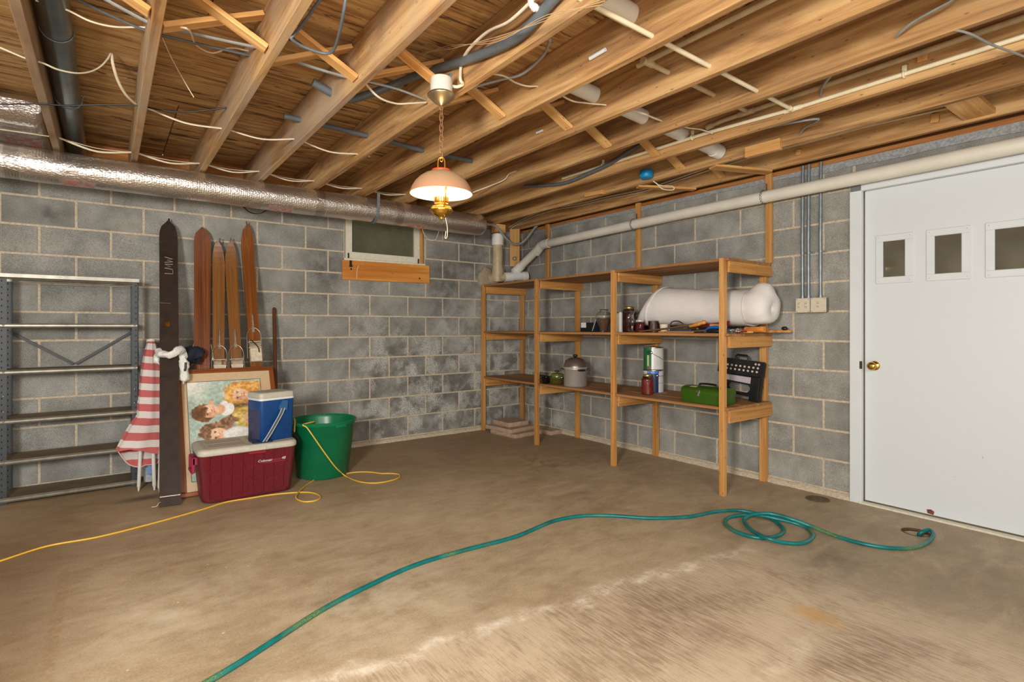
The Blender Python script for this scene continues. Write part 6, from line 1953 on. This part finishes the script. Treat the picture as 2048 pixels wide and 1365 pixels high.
for sx in (-0.125, 0.13):
    MB().loft([rrect(0.225, 0.125, 0.006, 0.3605, 2, (CX_ + sx, CY_ - 0.066)), rrect(0.22, 0.12, 0.006, 0.3628, 2, (CX_ + sx, CY_ - 0.066))]).loft([rrect(0.225, 0.125, 0.006, 0.3605, 2, (CX_ + sx, CY_ + 0.066)), rrect(0.22, 0.12, 0.006, 0.3628, 2, (CX_ + sx, CY_ + 0.066))]).build('lid_panel', plain('lid panel', rgb(172, 164, 148), 0.6, amt=0.06, scale=50), t_)
MB().box((CX_ + 0.045, CY_ - 0.194, 0.336), (0.105, 0.006, 0.026), bevel=0.002).build('lid_tab', M_cool, t_)
MB().box((CX_ + 0.045, CY_ - 0.186, 0.309), (0.108, 0.008, 0.018), bevel=0.003).build('latch_lip', plain('maroon plastic', rgb(140, 20, 40), 0.35), t_)
M_mh = plain('maroon handle', rgb(150, 34, 66), 0.35)
hx = CX_ - 0.318
mb = MB()
mb.box((hx - 0.006, CY_ + 0.0, 0.205), (0.016, 0.15, 0.018), bevel=0.004)
for sy in (-0.07, 0.07):
    mb.box((hx, CY_ + sy, 0.25), (0.022, 0.016, 0.10), bevel=0.004)
mb.box((hx + 0.004, CY_, 0.296), (0.020, 0.15, 0.014), bevel=0.004)
mb.build('carry_handle', M_mh, t_)
MB().box((hx + 0.01, CY_ - 0.066, 0.278), (0.03, 0.024, 0.05), bevel=0.003).build('handle_pivot', M_mh, t_)
tilt = math.atan2(0.026, 0.282)
M_lw = plain('white lettering', rgb(238, 234, 228), 0.5, amt=0.02)
M_lr = plain('faded red lettering', rgb(186, 62, 84), 0.5, amt=0.02)
ty = CY_ - 0.186
rt = Euler((PI / 2 + tilt, 0, 0))


def cool_text(body, x, z, size, m, sh=0.25):
    yy = CY_ - (0.16 + 0.026 * (z - 0.04) / 0.282) - 0.0016
    return text_mesh('lettering', body, size, m, (x, yy, z), rt, t_, extrude=0.0006, shear=sh)


for d in (0, 0.0007):
    cool_text('Coleman', -3.094 + d, 0.2445, 0.0245, M_lw)
cool_text('PolyLite', -3.023, 0.2440, 0.0205, M_lr)
for d in (0, 0.0007):
    cool_text('48', -2.975 + d, 0.247, 0.026, M_lw)
MB().box((-3.035, CY_ - 0.16 - 0.026 * 0.19 / 0.282 - 0.0012, 0.229), (0.15, 0.001, 0.002), Euler((tilt, 0, 0))).build('underline', M_lr, t_)

t_ = thing('cooler', 'small blue lunch cooler with grey lid sitting on the maroon one', 'cooler', (-3.02, -0.968, 0.363))
BA = math.atan2(0.068, 0.24)
bc = (-3.0215, -0.968)
M_bcool = plain('blue cooler shell', rgb(16, 66, 124), 0.34, amt=0.08, scale=14)
MB().loft([rrect(0.225, 0.165, 0.02, 0.3632, 5, bc, BA), rrect(0.238, 0.178, 0.022, 0.37, 5, bc, BA), rrect(0.250, 0.190, 0.024, 0.648, 5, bc, BA)]).build('shell', M_bcool, t_)
MB().loft([rrect(0.256, 0.196, 0.026, 0.646, 5, bc, BA), rrect(0.256, 0.196, 0.026, 0.660, 5, bc, BA)]).build('white_band', M_white, t_)
MB().loft([rrect(0.250, 0.19, 0.026, 0.658, 5, bc, BA), rrect(0.256, 0.196, 0.026, 0.664, 5, bc, BA), rrect(0.252, 0.192, 0.026, 0.694, 5, bc, BA), rrect(0.236, 0.176, 0.02, 0.699, 5, bc, BA), rrect(0.2, 0.14, 0.012, 0.6995, 5, bc, BA)]).build('lid', M_cool, t_)
RB = Euler((0, 0, BA)).to_matrix()


def bcp(a, b, z):
    v = RB @ Vector((a, b, 0))
    return Vector((bc[0] + v.x, bc[1] + v.y, z))


rgb_ = MB().prism([(-0.075, 0), (0.075, 0), (0.08, 0.25), (-0.08, 0.25)], bcp(-0.1235, 0, 0.382), RB @ Vector((0, -1, 0)), (0, 0, 1), -0.003)
rgb_.build('side_panel', plain('dusty blue panel', rgb(60, 64, 96), 0.55, amt=0.12, scale=20), t_)
M_web = plain('grey webbing', rgb(78, 84, 98), 0.8, amt=0.2, scale=120)
fy0 = -0.098
MB().prism([(-0.03, 0.0), (0.032, -0.012), (0.036, 0.055), (0.0, 0.062), (-0.022, 0.03)], bcp(0.028, fy0, 0.578), RB @ Vector((1, 0, 0)), (0, 0, 1), 0.012).build('strap_buckle', plain('blue buckle', rgb(44, 92, 142), 0.35), t_)
sp = [bcp(0.028, fy0 - 0.014, 0.585), bcp(0.012, fy0 - 0.012, 0.545), bcp(-0.03, fy0 - 0.014, 0.48), bcp(-0.075, fy0 - 0.022, 0.42), bcp(-0.115, fy0 - 0.030, 0.375)]
sx_ = RB @ Vector((1, 0, 0))


def ribbon(pts, w, m, nm, off, h):
    pts = catmull([Vector(p) for p in pts], 6)
    rg = []
    for p in pts:
        c = p + sx_ * off + (RB @ Vector((0, -h, 0)))
        rg.append([c - sx_ * w / 2, c + sx_ * w / 2, c + sx_ * w / 2 + RB @ Vector((0, 0.002, 0)), c - sx_ * w / 2 + RB @ Vector((0, 0.002, 0))])
    return MB().loft(rg, smooth=False).build(nm, m, t_)


ribbon(sp, 0.034, M_web, 'carry_strap', 0, 0)
ribbon(sp, 0.004, M_white, 'strap_stripe', -0.012, 0.001)
ribbon(sp, 0.004, M_white, 'strap_stripe', 0.012, 0.001)
MB().loft([rrect(0.125, 0.075, 0.02, z, 5, tuple(bcp(-0.105, -0.075, 0).xy), BA + a) for z, a in ((0.3632, -0.25), (0.369, -0.25), (0.372, -0.25))]).build('shoulder_pad', plain('navy webbing pad', rgb(38, 44, 66), 0.8, amt=0.3, scale=60), t_)
MB().tube([bcp(-0.126, 0.03, 0.43), bcp(-0.145, 0.02, 0.39), bcp(-0.155, -0.02, 0.372), bcp(-0.13, -0.06, 0.374)], 0.009, 8, smooth=4, flat=0.4).build('strap_tail', plain('navy strap', rgb(34, 38, 54), 0.8), t_)

# ------------------------------------------------------------------ green tub and yellow cord
t = NT('green tub plastic')
v = t.coord()
sc_ = t.ramp(t.noise(t.mapping(v, (22, 22, 14)), 1.0, 4, 0.75), [(0.68, 0.0), (0.72, 0.6)])
M_tub = t.set(t.mix(sc_, t.ramp(t.noise(v, 4, 3), [(0.3, rgb(4, 104, 66)), (0.7, rgb(8, 122, 78))]), rgb(120, 190, 160)), 0.32)
TX, TY = -2.60, -0.79
t_ = thing('plastic_tub', 'large dark green plastic tub with a yellow cord over its rim', 'tub', (TX, TY, 0))
MB().lathe([(0, 0.003), (0.18, 0.003), (0.19, 0.010), (0.238, 0.405), (0.243, 0.407), (0.246, 0.412), (0.250, 0.424), (0.252, 0.434), (0.246, 0.437), (0.240, 0.430), (0.234, 0.410), (0.185, 0.02), (0, 0.014)], 72, (TX, TY, 0)).build('tub_wall', M_tub, t_)
for a in (-1.33, 1.9):
    mb = MB()
    for k in range(9):
        q = a - 0.16 + 0.04 * k
        mb.box((TX + 0.249 * math.cos(q), TY + 0.249 * math.sin(q), 0.408), (0.008, 0.0105, 0.022), Euler((0, 0, q)))
    mb.build('rim_grip', M_tub, t_)
M_cord = plain('yellow cord', rgb(226, 182, 66), 0.45, amt=0.06)
t_ = thing('extension_cord', 'yellow extension cord trailing across the floor and over the green tub', 'cord', (-2.6, -1.1, 0))
MB().tube([(-5.6, -2.3, 0.005), (-4.9, -1.75, 0.005), (-4.468, -1.474, 0.005), (-4.370, -1.432, 0.005), (-4.200, -1.334, 0.005), (-3.992, -1.339, 0.005), (-3.751, -1.278, 0.005), (-3.486, -1.179, 0.005), (-3.328, -1.104, 0.005), (-3.185, -1.109, 0.005), (-3.046, -1.119, 0.005), (-2.896, -1.170, 0.005), (-2.822, -1.232, 0.005), (-2.796, -1.321, 0.005), (-2.811, -1.391, 0.005), (-2.860, -1.425, 0.005), (-2.917, -1.401, 0.005), (-2.941, -1.326, 0.007), (-2.930, -1.262, 0.012), (-2.877, -1.163, 0.012), (-2.806, -1.047, 0.007), (-2.756, -0.982, 0.005), (-2.688, -0.902, 0.005)], 0.005, 8, smooth=6).build('floor_run', M_cord, t_)
rimp = (-2.796, -0.948, 0.436)
MB().tube([(-2.68, -0.80, 0.40), (-2.70, -0.90, 0.436), (-2.796, -0.948, 0.432), (-2.777, -0.968, 0.414), (-2.749, -0.984, 0.369), (-2.690, -1.003, 0.269), (-2.636, -1.007, 0.184), (-2.568, -0.995, 0.089), (-2.485, -0.957, 0.006), (-2.466, -1.136, 0.005), (-2.420, -1.243, 0.005), (-2.344, -1.292, 0.005), (-2.243, -1.287, 0.005), (-2.166, -1.244, 0.005), (-2.139, -1.169, 0.005), (-2.180, -1.102, 0.005), (-2.236, -1.060, 0.005), (-2.284, -0.978, 0.005), (-2.345, -0.923, 0.005), (-2.409, -0.902, 0.005), (-2.466, -0.904, 0.005)], 0.005, 8, smooth=6).build('draped_run', M_cord, t_)
MB().tube([(-2.800, -0.737, 0.448), (-2.830, -0.863, 0.442), (-2.845, -0.906, 0.401), (-2.850, -0.925, 0.368)], 0.0055, 8, smooth=4).build('cord_tail', M_cord, t_)
MB().tube([(-2.850, -0.925, 0.375), (-2.850, -0.964, 0.352), (-2.845, -0.997, 0.332)], [0.008, 0.013, 0.011], 10).box((-2.845, -0.997, 0.325), (0.02, 0.012, 0.016), Euler((0.3, 0.5, 0)), bevel=0.003).build('plug', M_black, t_)

# ------------------------------------------------------------------ garden hose and floor drains
t = NT('green hose')
v = t.coord('World')
ys_ = t.math('MULTIPLY', t.ramp(t.noise(v, 2.2, 3), [(0.52, 0.0), (0.6, 0.8)]), t.ramp(t.noise(v, 160, 2), [(0.4, 0.1), (0.6, 0.9)]))
M_hose = t.set(t.mix(ys_, t.ramp(t.noise(v, 12, 4), [(0.3, rgb(0, 92, 92)), (0.7, rgb(10, 120, 116))]), rgb(126, 142, 40)), 0.3)
HP = [(-3.812, -3.130, 0.010), (-3.693, -3.075, 0.010), (-3.590, -3.027, 0.010), (-3.441, -2.946, 0.010), (-3.244, -2.843, 0.010), (-3.022, -2.766, 0.010), (-2.771, -2.705, 0.010), (-2.516, -2.699, 0.010), (-2.277, -2.715, 0.010), (-2.141, -2.713, 0.010), (-1.994, -2.686, 0.010), (-1.841, -2.663, 0.010), (-1.670, -2.697, 0.010), (-1.519, -2.800, 0.010), (-1.360, -2.973, 0.010), (-1.178, -3.088, 0.010), (-1.072, -3.120, 0.010), (-0.942, -3.145, 0.010), (-0.825, -3.205, 0.010), (-0.784, -3.270, 0.010), (-0.773, -3.328, 0.010), (-0.782, -3.392, 0.010), (-0.838, -3.478, 0.010), (-0.913, -3.547, 0.010), (-0.998, -3.569, 0.010), (-1.082, -3.554, 0.010), (-1.142, -3.505, 0.010), (-1.152, -3.413, 0.010), (-1.112, -3.325, 0.010), (-1.047, -3.270, 0.010), (-0.968, -3.254, 0.012), (-0.902, -3.289, 0.020), (-0.864, -3.353, 0.030), (-0.841, -3.417, 0.034), (-0.821, -3.469, 0.030), (-0.781, -3.536, 0.020), (-0.773, -3.605, 0.010), (-0.850, -3.677, 0.010), (-0.945, -3.701, 0.010), (-1.030, -3.691, 0.010), (-1.092, -3.637, 0.012), (-1.150, -3.576, 0.030), (-1.092, -3.464, 0.020), (-1.017, -3.377, 0.020), (-0.970, -3.347, 0.030), (-0.909, -3.362, 0.045), (-0.850, -3.413, 0.054), (-0.823, -3.470, 0.054), (-0.802, -3.546, 0.045), (-0.769, -3.625, 0.025), (-0.766, -3.739, 0.010), (-0.776, -3.845, 0.010), (-0.757, -3.937, 0.010), (-0.715, -4.004, 0.010), (-0.639, -4.061, 0.010), (-0.541, -4.089, 0.012), (-0.433, -4.094, 0.018), (-0.369, -4.086, 0.030), (-0.346, -4.062, 0.038), (-0.378, -4.043, 0.030), (-0.384, -4.027, 0.010), (-0.33, -4.02, -0.03)]
tag(MB().tube(HP, 0.0105, 12, smooth=6).build('garden_hose', M_hose), 'long teal green garden hose snaking across the floor into the drain', 'hose')
t_ = thing('floor_drain', 'open round floor drain taking the end of the green hose', 'drain', (DRAIN[0], DRAIN[1], 0))
MB().lathe([(0.058, -0.012), (0.069, -0.012), (0.0695, 0.0015), (0.066, 0.002), (0.066, -0.008), (0.058, -0.009)], 36, (*DRAIN, 0)).build('rim', plain('rusty drain ring', rgb(112, 80, 52), 0.7, 0.4, 0.3, 60), t_)
MB().lathe([(0, -0.043), (0.066, -0.043), (0.066, -0.046), (0, -0.046)], 24, (*DRAIN, 0)).build('sump', plain('drain silt', rgb(92, 66, 42), 0.9, amt=0.4, scale=60), t_)
t_ = thing('floor_drain', 'flat round cast cover in the floor below the outlet boxes', 'drain cover', (-0.155, -3.40, 0))
cv = (-0.155, -3.40)
M_cast = plain('cast iron cover', rgb(112, 98, 80), 0.7, 0.4, 0.25, 40)
MB().lathe([(0, 0.002), (0.066, 0.002), (0.072, 0.001), (0.074, -0.002), (0, -0.002)], 40, (*cv, 0.0025)).build('cover', M_cast, t_)
MB().tube([(cv[0] + 0.062 * math.cos(a), cv[1] + 0.062 * math.sin(a), 0.0055) for a in [2 * PI * k / 32 for k in range(32)]], 0.0015, 6, closed=True).tube([(cv[0] + 0.04 * math.cos(a), cv[1] + 0.04 * math.sin(a), 0.0055) for a in [2 * PI * k / 26 for k in range(26)]], 0.0015, 6, closed=True).build('raised_ring', M_cast, t_)
